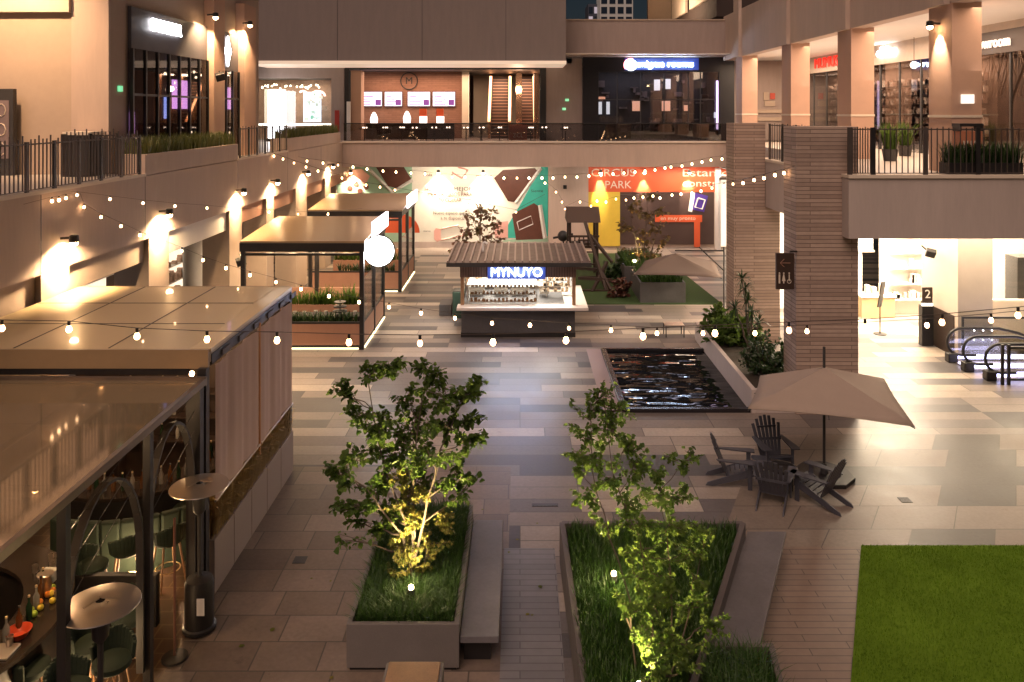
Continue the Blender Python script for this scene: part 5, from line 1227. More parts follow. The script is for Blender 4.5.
q.box(KX0 + .2, KX0 + .22, KY0 + .3, KY0 + 1.2, 1.1, 1.75); q.box(.58, .60, KY0 + .3, KY0 + 1.2, 1.1, 1.75); q.box(KX0 + .2, .6, KY0 + .3, KY0 + 1.2, 1.74, 1.76); q.build('display_case', MT['white'], t)
q = M()
for r_ in range(3):
    for k in range(17):
        x = KX0 + .3 + k * .14; q.box(x, x + R.uniform(.05, .11), KY0 + .4 + r_ * .28, KY0 + .52 + r_ * .28, 1.14 + r_ * .2, 1.14 + r_ * .2 + R.uniform(.04, .13))
q.build('pastries', mat('pastry', (.46, .24, .10), .6, var=.5, scale=8), t)
for i, (px, w_, h_) in enumerate(((475, .55, .3), (500, .5, .22), (520, .65, .3), (545, .35, .2))):
    x, _ = W(px, 0, 28.4); q = M(); q.box(x - w_ / 2, x + w_ / 2, 29.4, 29.8, 1.1, 1.1 + h_ * 1.6); q.build('appliance', MT['chrome'], t, bevel=.02)
lamp('sign_spill', 'AREA', (-.08, KY0 - .5, 2.3), 26, (.45, .55, 1.0), aim=(0, -1, -.35), size=2.4, sy=.4)  # area lamp added to throw the sign's blue light onto the floor
lamp('kiosk_light', 'AREA', (0, 29.5, 2.45), 170, (1, .95, .86), size=3.6, sy=2.4)
q = M(); q.box(KX0 + .2, KX1 - .2, KY0 + .3, KY1 - .3, 2.5, 2.52); q.build('ceiling_light', E_SOFT, t)
sg = thing('illuminated_sign', 'glowing white MYNUYO lettering with blue halo on the drinks kiosk', 'sign', (0, KY0 - .05, 2.3))
x, z = W(516.5, 272.5, KY0 - .1)
q = M(); q.box(x - 1.0, x + 1.0, KY0 - .065, KY0 - .03, z - .24, z + .22); q.build('halo_panel', E_HALO, sg)
text('lettering', 'MYNUYO', E_BLUE, sg, (x, KY0 - .13, z), .44, ext=.08, width=1.75)
t = thing('roof_pipe', 'small white bent vent pipe on the drinks kiosk roof', 'pipe', (-1.35, 29.3, 2.7)); q = M(); q.tube([(-1.35, 29.3, 2.65), (-1.35, 29.3, 3.0), (-1.28, 29.25, 3.05), (-1.2, 29.2, 3.0)], .04, 8); q.build('pipe', MT['white'], t, smooth=True)

# ================================================================ pool and its planter
PX0, PX1, PY0, PY1 = 2.80, 5.98, 20.9, 26.0
pw, pnt, pp, po = _new('pool_water')
pp.inputs['Base Color'].default_value = (.006, .007, .008, 1); pp.inputs['Roughness'].default_value = .02; pp.inputs['IOR'].default_value = 1.33
tc = _n(pnt, 'ShaderNodeTexCoord').outputs['Object']; bp = _n(pnt, 'ShaderNodeBump'); bp.inputs['Strength'].default_value = .60; bp.inputs['Distance'].default_value = .05
mp = _n(pnt, 'ShaderNodeMapping'); mp.inputs['Scale'].default_value = (1.0, 2.0, 1); pnt.links.new(tc, mp.inputs[0])
pnt.links.new(noisef(pnt, mp.outputs[0], 1.25, 1.0, .35), bp.inputs['Height']); pnt.links.new(bp.outputs[0], pp.inputs['Normal'])
q = M(); q.quad((PX0, PY0, .02), (PX1, PY0, .02), (PX1, PY1, .02), (PX0, PY1, .02)); tag(q.build('pool_water', pw), kind='structure')
t = thing('pool_rim', 'black raised rim around the small rectangular pool', 'pool edge', (4.3, 23.4, 0))
q = M(); q.box(PX0 - .16, PX1, PY0 - .16, PY0, 0, .10); q.box(PX0 - .16, PX0, PY0, PY1, 0, .10); q.box(PX0 - .16, PX1, PY1, PY1 + .14, 0, .10); q.build('rim', mat('black_basalt', (.018, .016, .018), .22, var=.2), t, bevel=.01)
q = M(); q.box(PX0 - .62, PX0 - .165, PY0 - .1, PY1 + .3, 0, .006); tag(q.build('stone_border', mat('pink_granite', (.28, .20, .18), .5)), kind='structure')
t = thing('raised_planter', 'long raised grey planter with shrubs along the right side of the pool', 'planter', (6.9, 24, 0))
q = M(); q.box(5.99, 6.12, PY0 - .2, 27.4, 0, .62); q.box(6.12, 7.6, PY0 - .2, PY0 - .08, 0, .62); q.box(7.5, 7.6, PY0 - .08, 27.0, 0, .62); q.box(6.12, 7.6, 27.3, 27.4, 0, .62); q.build('planter_wall', MT['concrete'], t, bevel=.01)
q = M(); q.box(6.12, 7.5, PY0 - .08, 27.3, .4, .5); q.build('soil', MT['soil'], t)

# ================================================================ leaf and tree generators
def leaf(q, c, s, d, up, fold=.25, wid=.42):
    """pointed oval leaf of length s"""
    d = d.normalized(); sd = d.cross(up)
    if sd.length < 1e-3: sd = Vector((1, 0, 0))
    sd.normalize(); nn = sd.cross(d)
    k = len(q.v); w_ = s * wid
    q.v += [tuple(c), tuple(c + d * s * .35 + sd * w_ + nn * w_ * fold), tuple(c + d * s * .8 + sd * w_ * .55 + nn * w_ * fold * .4), tuple(c + d * s - nn * s * .08), tuple(c + d * s * .8 - sd * w_ * .55 + nn * w_ * fold * .4), tuple(c + d * s * .35 - sd * w_ + nn * w_ * fold), tuple(c + d * s * .5)]
    q.f += [(k, k + 1, k + 6), (k + 1, k + 2, k + 6), (k + 2, k + 3, k + 6), (k + 3, k + 4, k + 6), (k + 4, k + 5, k + 6), (k + 5, k, k + 6)]
def rv(): return Vector((R.gauss(0, 1), R.gauss(0, 1), R.gauss(0, 1))).normalized()
def wob(a, b, n, amp):
    pts = []
    for i in range(n + 1):
        p = a.lerp(b, i / n)
        if 0 < i < n: p = p + rv() * amp
        pts.append(p)
    return pts
def tree(name, lab, base, stems, clusters, lmat, ls, per, group=None, bark=None, r0=.035, droop=.35, cat='tree', wid=.42, spread=1.0):
    """stems: polylines from the base; clusters: (centre, radius xyz, weight)"""
    t = thing(name, lab, cat, base, group=group)
    tr = M(); allp = []
    for st in stems:
        pts = [Vector(p) for p in st]; fine = []
        for a, b in zip(pts, pts[1:]): fine += wob(a, b, 3, .02)[:-1]
        fine.append(pts[-1]); n = len(fine)
        tr.tube(fine, [r0 * (1 - .75 * i / (n - 1)) for i in range(n)], 7); allp += [(p, r0 * (1 - .75 * i / (n - 1))) for i, p in enumerate(fine)]
    cr = M(); lf = M()
    for c, rad, wt in clusters:
        c = Vector(c); rx, ry, rz_ = (spread * v_ for v_ in rad)
        best = min(allp, key=lambda q_: (q_[0] - c).length + max(0, q_[0].z - c.z + .15) * 3)
        path = wob(best[0], c, 4, .04); tr.tube(path, [min(best[1], .018) * (1 - .15 * i) for i in range(5)], 5)
        nt_ = max(4, int(wt * 9))
        for _ in range(nt_):
            s = path[R.randint(2, 4)]; v = rv(); e = c + Vector((v.x * rx, v.y * ry, v.z * rz_)) * R.uniform(.75, 1.1)
            tw = wob(Vector(s), e, 4, .03); tr.tube(tw, [.007, .006, .005, .004, .002], 4, caps=False)
            m_ = int(per * wt / nt_) + 1
            for k in range(m_):
                f = R.uniform(.15, 1.0); i = min(3, int(f * 4)); p = tw[i].lerp(tw[i + 1], f * 4 - i)
                d = (tw[i + 1] - tw[i]).normalized() * .5 + rv() * .9 + Vector((0, 0, -droop))
                leaf(lf, p + rv() * ls * .45, ls * R.uniform(.5, 1.25), d, rv() * .5 + Vector((0, 0, 1)), .3, wid)
    tr.build('trunk', bark or MT['bark'], t, smooth=True); lf.build('crown', lmat, t)
    return t
def P3(px, py, Y): a, c = W(px, py, Y); return (a, Y, c)
# clutter on the middle terrace planter and on the round bar
crk = mat('glazed_crockery', (.62, .58, .52), .25, var=.1)
proto_ = None
for i in range(9):
    x, y = -8.3 + i * .33 + R.uniform(-.08, .08), 27.15 + R.uniform(-.1, .2)
    if proto_ is None:
        proto_ = thing('cup', 'small pale cup on the dark ledge inside the middle left pavilion', 'cup', (x, y, .92), group='cups on the middle pavilion ledge')
        q = M(); q.lathe(x, y, [(.001, .92), (.05, .92), (.07, 1.05), (.06, 1.05), (.045, .94), (.001, .94)], 10); q.build('body', crk, proto_, smooth=True)
    else: dup(proto_, (x, y, .92), 0)
q = M(); q.box(-8.9, -5.4, 26.95, 27.55, .86, .92); q.box(-8.9, -8.8, 27, 27.5, 0, .86); q.box(-5.5, -5.4, 27, 27.5, 0, .86)
tag(q.build('service_ledge', MT['black'], bevel=.01), 'dark ledge inside the front of the middle left pavilion', 'counter')
# steel tray, napkin box and cloth on the round bar
def onbar(a, rr): return BCX + rr * math.cos(a), BCY + rr * math.sin(a)
x, y = onbar(-.28, 1.78); q = M(); q.box(x - .22, x + .22, y - .15, y + .15, 1.101, 1.13); tag(q.build('tray', MT['chrome'], bevel=.01), 'flat steel tray on the near part of the round bar counter', 'tray')
x, y = onbar(.62, 1.8); q = M(); q.box(x - .1, x + .1, y - .08, y + .08, 1.101, 1.25); tag(q.build('napkin_box', MT['white'], bevel=.01), 'white napkin box on the far part of the round bar counter', 'box')
x, y = onbar(.45, 1.75); q = M(); q.lathe(x, y, [(.001, 1.101), (.09, 1.101), (.07, 1.3), (.11, 1.36), (.1, 1.37), (.001, 1.36)], 14); tag(q.build('ice_bucket', MT['chrome'], smooth=True), 'steel ice bucket beside the napkin box on the round bar', 'bucket')
# ================================================================ foreground planters
edge = mat('planter_concrete', (.17, .15, .14), .65, var=.12, bump=.2)
edge2 = mat('planter_dark_rim', (.12, .10, .095), .55, var=.15)
t = thing('garden_planter', 'rectangular grey planter with grass and the left foreground tree', 'planter', (-1.6, 12.7, 0))
ax0, ax1, ay0, ay1 = -2.42, -.85, 11.15, 14.55
q = M(); w_ = .07
q.box(ax0, ax1, ay0, ay0 + w_, .05, .66); q.box(ax0, ax1, ay1 - w_, ay1, .05, .66); q.box(ax0, ax0 + w_, ay0 + w_, ay1 - w_, .05, .66); q.box(ax1 - w_, ax1, ay0 + w_, ay1 - w_, .05, .66); q.build('planter_box', edge, t, bevel=.006)
q = M(); q.box(ax0 + .04, ax1 - .04, ay0 + .04, ay1 - .04, 0, .05); q.build('plinth', MT['black'], t)
q = M(); q.box(ax0 + w_, ax1 - w_, ay0 + w_, ay1 - w_, .45, .55); q.build('soil', MT['soil'], t)
q = M(); blades(q, ax0 + .1, ax1 - .1, ay0 + .1, ay1 - .08, .54, 15000, .25, .008, .6)
tag(q.build('grass_tufts', MT['blade']), 'tufted green grass filling the left foreground planter', 'grass', kind='stuff')
t = thing('garden_bench', 'dark stone bench slab along the right side of the left planter', 'bench', (-.56, 12.7, 0))
bench_m = mat('bench_stone', (.15, .14, .145), .42, var=.25, scale=2)
q = M(); q.box(-.84, -.30, 11.2, 14.4, .36, .46); q.build('seat', bench_m, t, bevel=.01)
q = M(); q.box(-.80, -.42, 11.4, 14.2, 0, .36); q.build('base', MT['black'], t)
t = thing('litter_bin', 'low grey box with timber lid cut by the bottom edge left of centre', 'bin', (-1.35, 10.1, 0))
q = M(); q.box(-1.72, -.98, 9.6, 10.32, 0, .70); q.build('body', edge, t, bevel=.01)
q = M(); q.box(-1.68, -1.02, 9.64, 10.28, .70, .74); q.build('lid', MT['wood'], t, bevel=.01)

# large angled planter with second tree
t = thing('garden_planter', 'large angled planter with dark rim and overgrown grass around the right foreground tree', 'planter', (2, 11.5, 0))
out = [(.86, 7.8), (2.62, 7.8), (2.62, 10.7), (2.70, 10.75), (3.95, 13.9), (.74, 13.9)]
Pl = [G(562, 522, .7), G(742, 522, .7), G(712, 612, .7)]
def wall_seg(q, a, b, w, z0, z1):
    a, b = Vector((*a, 0)), Vector((*b, 0)); d = (b - a); q.obox(((a + b) / 2).xy.to_tuple() + ((z0 + z1) / 2,), (d.length, w, z1 - z0), Matrix.Rotation(math.atan2(d.y, d.x), 3, 'Z'))
TL, TR, BR, BL = (.73, 13.85), (3.86, 13.85), (2.42, 10.55), (.86, 7.6)
q = M(); wall_seg(q, TL, TR, .09, 0, .70); wall_seg(q, TR, BR, .09, 0, .699); wall_seg(q, BR, (1.85, 9.25), .09, 0, .698); wall_seg(q, BL, TL, .09, 0, .699)
q.build('planter_wall', edge2, t, bevel=.006)
q = M(); q.add([(.78, 7.6, .54), (1.4, 7.6, .54), (2.42, 10.5, .54), (3.82, 13.8, .54), (.76, 13.8, .54)], [(0, 1, 2, 3, 4)]); q.build('soil', MT['soil'], t)
q = M()
for _ in range(24000):
    y = R.uniform(8.2, 13.78); xr = 2.42 + (y - 10.55) * .436 if y > 10.55 else 1.0 + (y - 7.6) * .47; x = R.uniform(.82, xr - .08)
    a = R.uniform(0, 2 * PI); h = .26 * R.uniform(.45, 1.25); l = h * R.uniform(0, .6); wv = .008
    dx, dy = math.cos(a) * l, math.sin(a) * l; px, py = -math.sin(a) * wv, math.cos(a) * wv; k = len(q.v)
    q.v += [(x - px, y - py, .54), (x + px, y + py, .54), (x + dx * .4 + px * .8, y + dy * .4 + py * .8, .54 + h * .65), (x + dx * .4 - px * .8, y + dy * .4 - py * .8, .54 + h * .65), (x + dx, y + dy, .54 + h * .95)]
    q.f += [(k, k + 1, k + 2, k + 3), (k + 3, k + 2, k + 4)]
tag(q.build('grass_tufts', MT['blade']), 'overgrown green grass in the large angled planter', 'grass', kind='stuff')
t = thing('garden_planter', 'small planter corner with grass at the bottom edge beside the angled bench', 'planter', (2.9, 9.8, 0))
q = M(); wall_seg(q, (2.56, 10.66), (3.38, 10.66), .08, 0, .70); wall_seg(q, (3.34, 10.62), (3.0, 8.2), .08, 0, .699); q.build('planter_wall', edge2, t, bevel=.006)
q = M(); q.add([(1.8, 8.2, .5), (2.98, 8.2, .5), (3.3, 10.6, .5), (2.5, 10.6, .5)], [(0, 1, 2, 3)]); q.build('soil', MT['soil'], t)
q = M(); blades(q, 2.35, 3.2, 8.9, 10.58, .5, 3000, .33, .009, .6); tag(q.build('grass_tufts', MT['blade']), 'long grass in the small planter corner at the bottom edge', 'grass', kind='stuff')
t = thing('garden_bench', 'wide dark stone bench slab along the angled planter edge', 'bench', (3.7, 12.5, 0))
q = M(); q.prism([(2.50, 10.75), (3.18, 10.75), (4.66, 14.0), (3.98, 14.0)], .37, .46); q.build('seat', bench_m, t, bevel=.01)
q = M(); q.prism([(2.56, 11.0), (3.05, 11.0), (4.42, 13.85), (3.95, 13.85)], 0, .37); q.build('base', MT['black'], t)

# foreground tree one
Y1 = 12.35
cl = []
def C(px, py, rpx, rpy, dY=0, wt=1.0, Y=Y1, L=None):
    Yq = Y + dY; k = Yq / F; L.append((P3(px, py, Yq), (rpx * k, max(rpx, rpy) * k * .8, rpy * k), wt))
for a in ((345, 398, 12, 10, 0, .45), (337, 388, 6, 6, 0, .2), (372, 373, 16, 8, .2, .6), (395, 372, 16, 9, .1, .7), (430, 372, 18, 10, 0, .8), (465, 388, 18, 12, .2, .9), (478, 385, 8, 6, .2, .35), (440, 395, 22, 14, -.3, 1), (410, 400, 20, 12, .4, .9), (362, 412, 14, 10, 0, .6),
          (380, 425, 22, 14, -.2, 1.1), (410, 430, 26, 16, .2, 1.3), (445, 425, 24, 16, -.1, 1.2), (468, 415, 14, 10, .2, .6), (470, 442, 14, 10, -.2, .6), (395, 452, 26, 16, .3, 1.2), (430, 455, 28, 16, -.3, 1.3), (360, 458, 16, 10, 0, .6), (345, 475, 16, 12, 0, .7), (333, 470, 8, 6, 0, .25),
          (370, 482, 20, 14, .2, 1), (355, 505, 18, 12, -.1, .9), (385, 505, 20, 14, .3, 1), (366, 525, 18, 8, 0, .7), (455, 475, 18, 12, 0, .8), (420, 482, 22, 12, .4, .9), (466, 487, 10, 8, .1, .4), (345, 540, 10, 8, 0, .15)):
    C(*a, L=cl)
bx, by = -1.66, 12.3
tree('garden_tree', 'broad leaved tree in the left foreground planter lit from below by a spotlight', (bx, by, .54),
     [[(bx, by, .5), (bx + .04, by, 1.3), P3(414, 460, 12.35), P3(425, 385, 12.3)], [(bx + .08, by + .1, .5), (bx - .1, by + .1, 1.4), P3(385, 470, 12.5), P3(368, 380, 12.5)], [(bx - .05, by - .06, .5), (bx + .18, by, 1.5), P3(440, 450, 12.2), P3(465, 395, 12.4)], [(bx + .02, by + .02, .5), (bx - .15, by, 1.3), P3(372, 495, 12.3), P3(345, 470, 12.3)]],
     cl, MT['leaf'], .098, 215, r0=.026, wid=.42, spread=1.3)
cl = []
for a in ((405, 470, 16, 12, 0, .7), (420, 485, 14, 12, 0, .6), (405, 500, 18, 10, 0, .8), (412, 525, 22, 12, -.1, 1.1), (395, 540, 18, 12, 0, .9), (428, 545, 18, 12, 0, .9), (410, 562, 22, 10, -.1, 1), (390, 570, 12, 10, 0, .5), (440, 520, 14, 12, .1, .7)): C(*a, L=cl)
tree('climbing_shrub', 'thin golden lit undergrowth climbing around the stem of the left foreground tree', (bx, by - .1, .54), [[(bx, by - .1, .5), P3(412, 520, 12.3), P3(408, 490, 12.3)], [(bx + .1, by - .1, .5), P3(430, 530, 12.3)]], cl, MT['goldlit'], .06, 420, r0=.01, cat='shrub', spread=1.3)
# tree two
Y2 = 10.7; cl = []
for a in ((603, 395, 12, 9, .3, .6), (592, 410, 14, 10, .3, .7), (618, 410, 16, 10, .2, .7), (583, 430, 12, 10, .3, .6), (612, 430, 20, 12, .1, .9), (632, 440, 14, 10, .1, .6), (578, 452, 10, 8, .3, .4), (600, 455, 22, 12, .2, 1), (636, 462, 20, 12, 0, .9), (575, 468, 9, 7, .3, .35), (610, 478, 22, 12, .1, 1), (655, 470, 18, 9, 0, .7), (678, 460, 16, 7, 0, .5), (692, 452, 8, 5, 0, .2),
          (590, 495, 14, 10, .2, .5), (625, 500, 22, 12, .1, 1), (660, 495, 22, 12, 0, 1), (684, 492, 12, 8, 0, .4), (605, 520, 12, 10, .1, .4), (640, 522, 22, 12, 0, .9), (672, 522, 22, 12, -.1, 1), (645, 548, 22, 14, -.1, .9), (684, 548, 18, 12, -.2, .8), (705, 530, 10, 8, -.1, .3), (635, 575, 20, 14, -.3, .8), (665, 575, 24, 14, -.3, 1.1), (695, 575, 16, 12, -.3, .6),
          (625, 605, 20, 12, -.5, .8), (655, 605, 24, 14, -.5, 1.1), (690, 605, 20, 12, -.5, .9), (710, 625, 16, 10, -.6, .6), (640, 635, 24, 12, -.8, 1), (675, 640, 24, 12, -.8, 1.1), (650, 665, 24, 12, -1, 1), (690, 660, 16, 10, -1, .6)): C(*a, Y=Y2, L=cl)
bx, by = 1.62, 10.0
tree('garden_tree', 'tall loose tree with many thin stems in the right foreground planter, lit yellow green', (bx, by, .54),
     [[(bx, by, .5), P3(652, 610, 10.3), P3(640, 540, 10.6), P3(612, 470, 10.7), P3(603, 395, 10.9)], [(bx + .2, by, .5), P3(672, 610, 10.3), P3(668, 550, 10.5), P3(660, 490, 10.7), P3(690, 455, 10.7)], [(bx - .15, by + .1, .5), P3(630, 600, 10.3), P3(610, 540, 10.6), P3(592, 470, 10.9), P3(590, 415, 10.9)], [(bx + .1, by - .2, .5), P3(690, 610, 10.2), P3(700, 560, 10.5)]],
     cl, MT['leaf2'], .07, 225, r0=.014, wid=.42, droop=.2, spread=1.35)
# planter spotlights
def spike_light(x, y, z, lab, p, aim, spot=75, r=.055):
    t = thing('garden_spotlight', lab, 'lamp', (x, y, z), group='garden spotlights')
    q = M(); q.cyl(x, y, z, z + .16, .012, 6); q.build('spike', MT['black'], t)
    q = M(); q.obox((x, y, z + .2), (.09, .09, .1)); q.build('housing', MT['black'], t, bevel=.01)
    q = M(); q.ball((x, y, z + .27), r * .7, 7); q.build('lens', E_WARM, t, smooth=True)
    lamp('garden_beam', 'SPOT', (x, y, z + .36), p, (1, .74, .34), aim, .03, spot, .7)
spike_light(-1.60, 11.75, .55, 'garden spotlight at the foot of the left foreground tree', 380, (-.02, .34, 1), 85)
x, y = 1.42, 12.1
spike_light(x, y, .55, 'garden spotlight at the back left stems of the right foreground tree', 430, (.08, -.65, .9), 120)
spike_light(1.45, 9.75, .55, 'garden spotlight near the bottom edge under the right foreground tree', 90, (.05, .12, 1), 120)
lamp('garden_beam', 'POINT', (1.42, 11.9, 1.0), 9, (1, .78, .4), size=.05); lamp('garden_beam', 'POINT', (-1.6, 12.05, 1.1), 7, (1, .78, .4), size=.05)

# ================================================================ trees behind and plants by the pool
cl = []
for a in ((482, 208, 8, 8, 0, .8), (470, 216, 9, 7, 0, .8), (492, 214, 9, 7, .2, .8), (478, 225, 13, 7, 0, 1), (497, 226, 7, 6, 0, .6), (466, 232, 12, 6, 0, .9), (486, 236, 12, 6, 0, .9), (500, 240, 7, 5, 0, .4), (462, 243, 11, 5, 0, .7), (478, 246, 14, 5, 0, .8), (456, 250, 7, 4, 0, .4), (490, 250, 10, 5, 0, .5)): C(*a, Y=34.0, L=cl)
tree('potted_tree', 'small tree with pinkish lit leaves rising behind the drinks kiosk', (-1.6, 34, 0), [[(-1.6, 34, .3), P3(480, 250, 34), P3(481, 205, 34)], [(-1.5, 34, .3), P3(492, 235, 34)], [(-1.7, 34, .3), P3(466, 240, 34)]], cl, MT['redleaf'], .20, 60, r0=.05)
q = M(); q.box(-2.3, -.9, 33.4, 34.6, 0, .6); tag(q.build('planter_box', edge, bevel=.02), 'grey planter box behind the drinks kiosk holding the pinkish tree', 'planter')
cl = []
for a in ((648, 196, 10, 6, 0, .7), (632, 205, 10, 7, 0, .7), (660, 210, 8, 6, 0, .5), (645, 215, 14, 8, 0, 1), (628, 225, 10, 7, 0, .7), (655, 228, 14, 8, 0, 1), (640, 238, 14, 8, 0, 1), (620, 222, 5, 5, 0, .3), (664, 242, 8, 7, 0, .5), (630, 250, 9, 6, 0, .5), (652, 252, 12, 7, 0, .8), (666, 258, 7, 5, 0, .4)): C(*a, Y=36.5, L=cl)
tree('potted_tree', 'slender tree with orange lit blossoms in front of the dark hoarding', (5.7, 36.5, 0), [[(5.7, 36.5, .5), P3(644, 250, 36.5), P3(648, 198, 36.5)], [(5.8, 36.5, .5), P3(658, 225, 36.5)], [(5.6, 36.5, .5), P3(630, 215, 36.5)]], cl, leafm('bronze_green_leaf', (.10, .09, .025), (.22, .12, .04), .3), .19, 62, r0=.045)
def box_planter(name, lab, x0, x1, y0, y1, h, gr_, gh):
    t = thing('garden_planter', lab, 'planter', ((x0 + x1) / 2, (y0 + y1) / 2, 0)); q = M(); w_ = .08
    q.box(x0, x1, y0, y0 + w_, 0, h); q.box(x0, x1, y1 - w_, y1, 0, h); q.box(x0, x0 + w_, y0 + w_, y1 - w_, 0, h); q.box(x1 - w_, x1, y0 + w_, y1 - w_, 0, h); q.build('planter_box', MT['greyplank'], t, bevel=.01)
    q = M(); q.box(x0 + w_, x1 - w_, y0 + w_, y1 - w_, h - .15, h - .08); q.build('soil', MT['soil'], t)
    q = M(); blades(q, x0 + .1, x1 - .1, y0 + .1, y1 - .1, h - .08, gr_, gh, .02, .5); q.build('grass', MT['blade'], t)
box_planter('a', 'grey box planter with grass in front of the far cantilever parasol', 4.9, 6.75, 32.6, 35.4, .85, 1800, .4)
box_planter('b', 'far grey box planter at the foot of the orange lit tree', 4.7, 6.4, 36.0, 39.5, .85, 1500, .4)
spike_light(5.75, 33.9, .77, 'garden spotlight in the box planter under the far parasol', 40, (0, .1, 1), 110, .09)
spike_light(5.2, 36.3, .77, 'garden spotlight under the orange lit tree, left', 60, (.1, .1, 1), 110, .09)
spike_light(6.2, 36.6, .77, 'garden spotlight under the orange lit tree, right', 50, (-.1, .1, 1), 110, .09)
def shrub(name, lab, cx, cy, cz, rx, ry, rz_, n, s, mt_, cat='shrub', wid=.4):
    t = thing(name, lab, cat, (cx, cy, cz)); st = M(); lf = M()
    for _ in range(max(10, n // 28)):
        v = rv(); e = Vector((cx + v.x * rx, cy + v.y * ry, cz + abs(v.z) * rz_ + .05)); p = wob(Vector((cx + R.uniform(-.2, .2) * rx, cy + R.uniform(-.2, .2) * ry, cz)), e, 4, .04)
        st.tube(p, [.012, .01, .008, .006, .003], 4, caps=False)
        for _ in range(28):
            f = R.uniform(.2, 1); i = min(3, int(f * 4)); c_ = p[i].lerp(p[i + 1], f * 4 - i); leaf(lf, c_ + rv() * .05, s * R.uniform(.6, 1.2), rv() + (e - p[0]).normalized() * .5, rv() * .6 + Vector((0, 0, 1)), .3, wid)
    st.build('stems', MT['bark'], t); lf.build('foliage', mt_, t); return t
x, z = W(762, 352, 22.2); shrub('garden_shrub', 'dense dark green shrub in the pool planter in front of the stone pier', x + .1, 22.2, .5, .75, .8, 1.15, 1500, .13, MT['leafd'])
x, z = W(735, 330, 25.2); shrub('garden_shrub', 'broad leafed low shrub in the pool planter behind the dense shrub', x, 25.2, .5, .9, .9, .9, 900, .22, MT['leaf'])
shrub('garden_shrub', 'small leafy shrub at the far end of the pool planter', 6.6, 26.6, .5, .6, .6, .8, 400, .2, MT['leaf'])
def spiky(name, lab, base, heads, s, mt_, n=34):
    t = thing(name, lab, 'plant', base); st = M(); lf = M()
    for h in heads:
        st.tube(wob(Vector(base), Vector(h), 5, .04), [.03, .027, .025, .022, .02, .018], 6)
        for _ in range(n):
            v = rv(); v.z = v.z * .7 + .25; v.normalize(); c = Vector(h); sd_ = v.cross(Vector((0, 0, 1))).normalized() * .02; k = len(lf.v)
            m1 = c + v * s * .55; e = c + v * s + Vector((0, 0, -.25 * s))
            lf.v += [tuple(c - sd_), tuple(c + sd_), tuple(m1 + sd_ * .9), tuple(m1 - sd_ * .9), tuple(e)]; lf.f += [(k, k + 1, k + 2, k + 3), (k + 3, k + 2, k + 4)]
    st.build('stem', MT['bark'], t, smooth=True); lf.build('leaves', mt_, t)
Yd = 24.2
spiky('dracaena', 'tall spiky dracaena with several heads in front of the far stone pier', (6.95, Yd, .5), [P3(742, 278, Yd), P3(748, 300, Yd), P3(735, 308, Yd), P3(758, 322, Yd), P3(745, 288, Yd + .4), P3(752, 312, Yd - .3)], .42, MT['leafd'], 36)
shrub('ground_shrub', 'dark low shrub on the play area turf beside the climbing frame', W(615, 0, 37)[0], 37, 0, .9, .9, 1.1, 500, .22, MT['leafd'])
shrub('ground_shrub', 'reddish brown low plant on the turf in front of the box planter', W(622, 0, 33.4)[0], 33.6, 0, .55, .45, .8, 330, .18, leafm('maroon_leaf', (.10, .03, .025), (.14, .06, .03), .2))

# ================================================================ parasols
def parasol(name, lab, C4, apex, mast_xy, mast_top, mbase, cant=False):
    t = thing(name, lab, 'parasol', (*mast_xy, 0))
    q = M(); A = Vector(apex); n = 8
    P = [Vector(c) for c in C4]
    rim = []
    for i in range(4):
        a, b = P[i], P[(i + 1) % 4]
        for k in range(n):
            f = k / n; p = a.lerp(b, f); ctr = (P[0] + P[1] + P[2] + P[3]) / 4; sag = math.sin(PI * f); p = p.lerp(Vector((ctr.x, ctr.y, p.z)), .035 * sag); p.z += .03 * sag; rim.append(p)
    m_ = len(rim); rows = 7; base = len(q.v)
    for r_ in range(rows + 1):
        f = r_ / rows
        for i, p in enumerate(rim):
            v = A.lerp(p, f); kk = i % n; edge_ = math.sin(PI * kk / n); v.z -= .05 * math.sin(PI * f) * edge_; v.z += 0 ; q.v.append(tuple(v))
    for r_ in range(rows):
        for i in range(m_):
            a = base + r_ * m_ + i; b = base + r_ * m_ + (i + 1) % m_; q.f.append((a, b, b + m_, a + m_))
    can = q.build('canopy', MT['canvas2' if cant else 'canvas'], t, smooth=True)
    sm = can.modifiers.new('thickness', 'SOLIDIFY'); sm.thickness = .012
    q = M()
    for p in P: q.bar(A - Vector((0, 0, .06)), p - Vector((0, 0, .03)), .02, .02)
    for i in range(4): q.bar(A - Vector((0, 0, .08)), (P[i] + P[(i + 1) % 4]) / 2 - Vector((0, 0, .04)), .016, .016)
    q.build('ribs', MT['dgrey'], t)
    q = M(); x, y = mast_xy
    q.tube([(x, y, .05), (x, y, mast_top)], .03, 10); q.build('mast', MT['dgrey'], t, smooth=True)
    if mbase:
        q = M(); q.prism([(x + .62 * math.cos(PI / 8 + k * PI / 4), y + .62 * math.sin(PI / 8 + k * PI / 4)) for k in range(8)], .005, .09); q.build('base_plate', MT['black'], t, bevel=.01)
        q = M(); q.lathe(x, y, [(.09, .09), (.05, .3), (.035, .3)], 12); q.build('sleeve', MT['dgrey'], t, smooth=True)
    if cant:
        q = M(); q.bar((x, y, mast_top - .15), (A.x, A.y, A.z + .12), .06, .05); q.bar((x, y, mast_top - .9), ((x + A.x) / 2, (y + A.y) / 2, mast_top - .12), .04, .04); q.build('arm', MT['dgrey'], t)
        q = M(); q.box(x - .3, x + .3, y - .3, y + .3, .004, .07); q.build('base_plate', MT['black'], t)
    return t
zr = 2.0
def on(px, py, z): X, Y = G(px, py, z); return (X, Y, z)
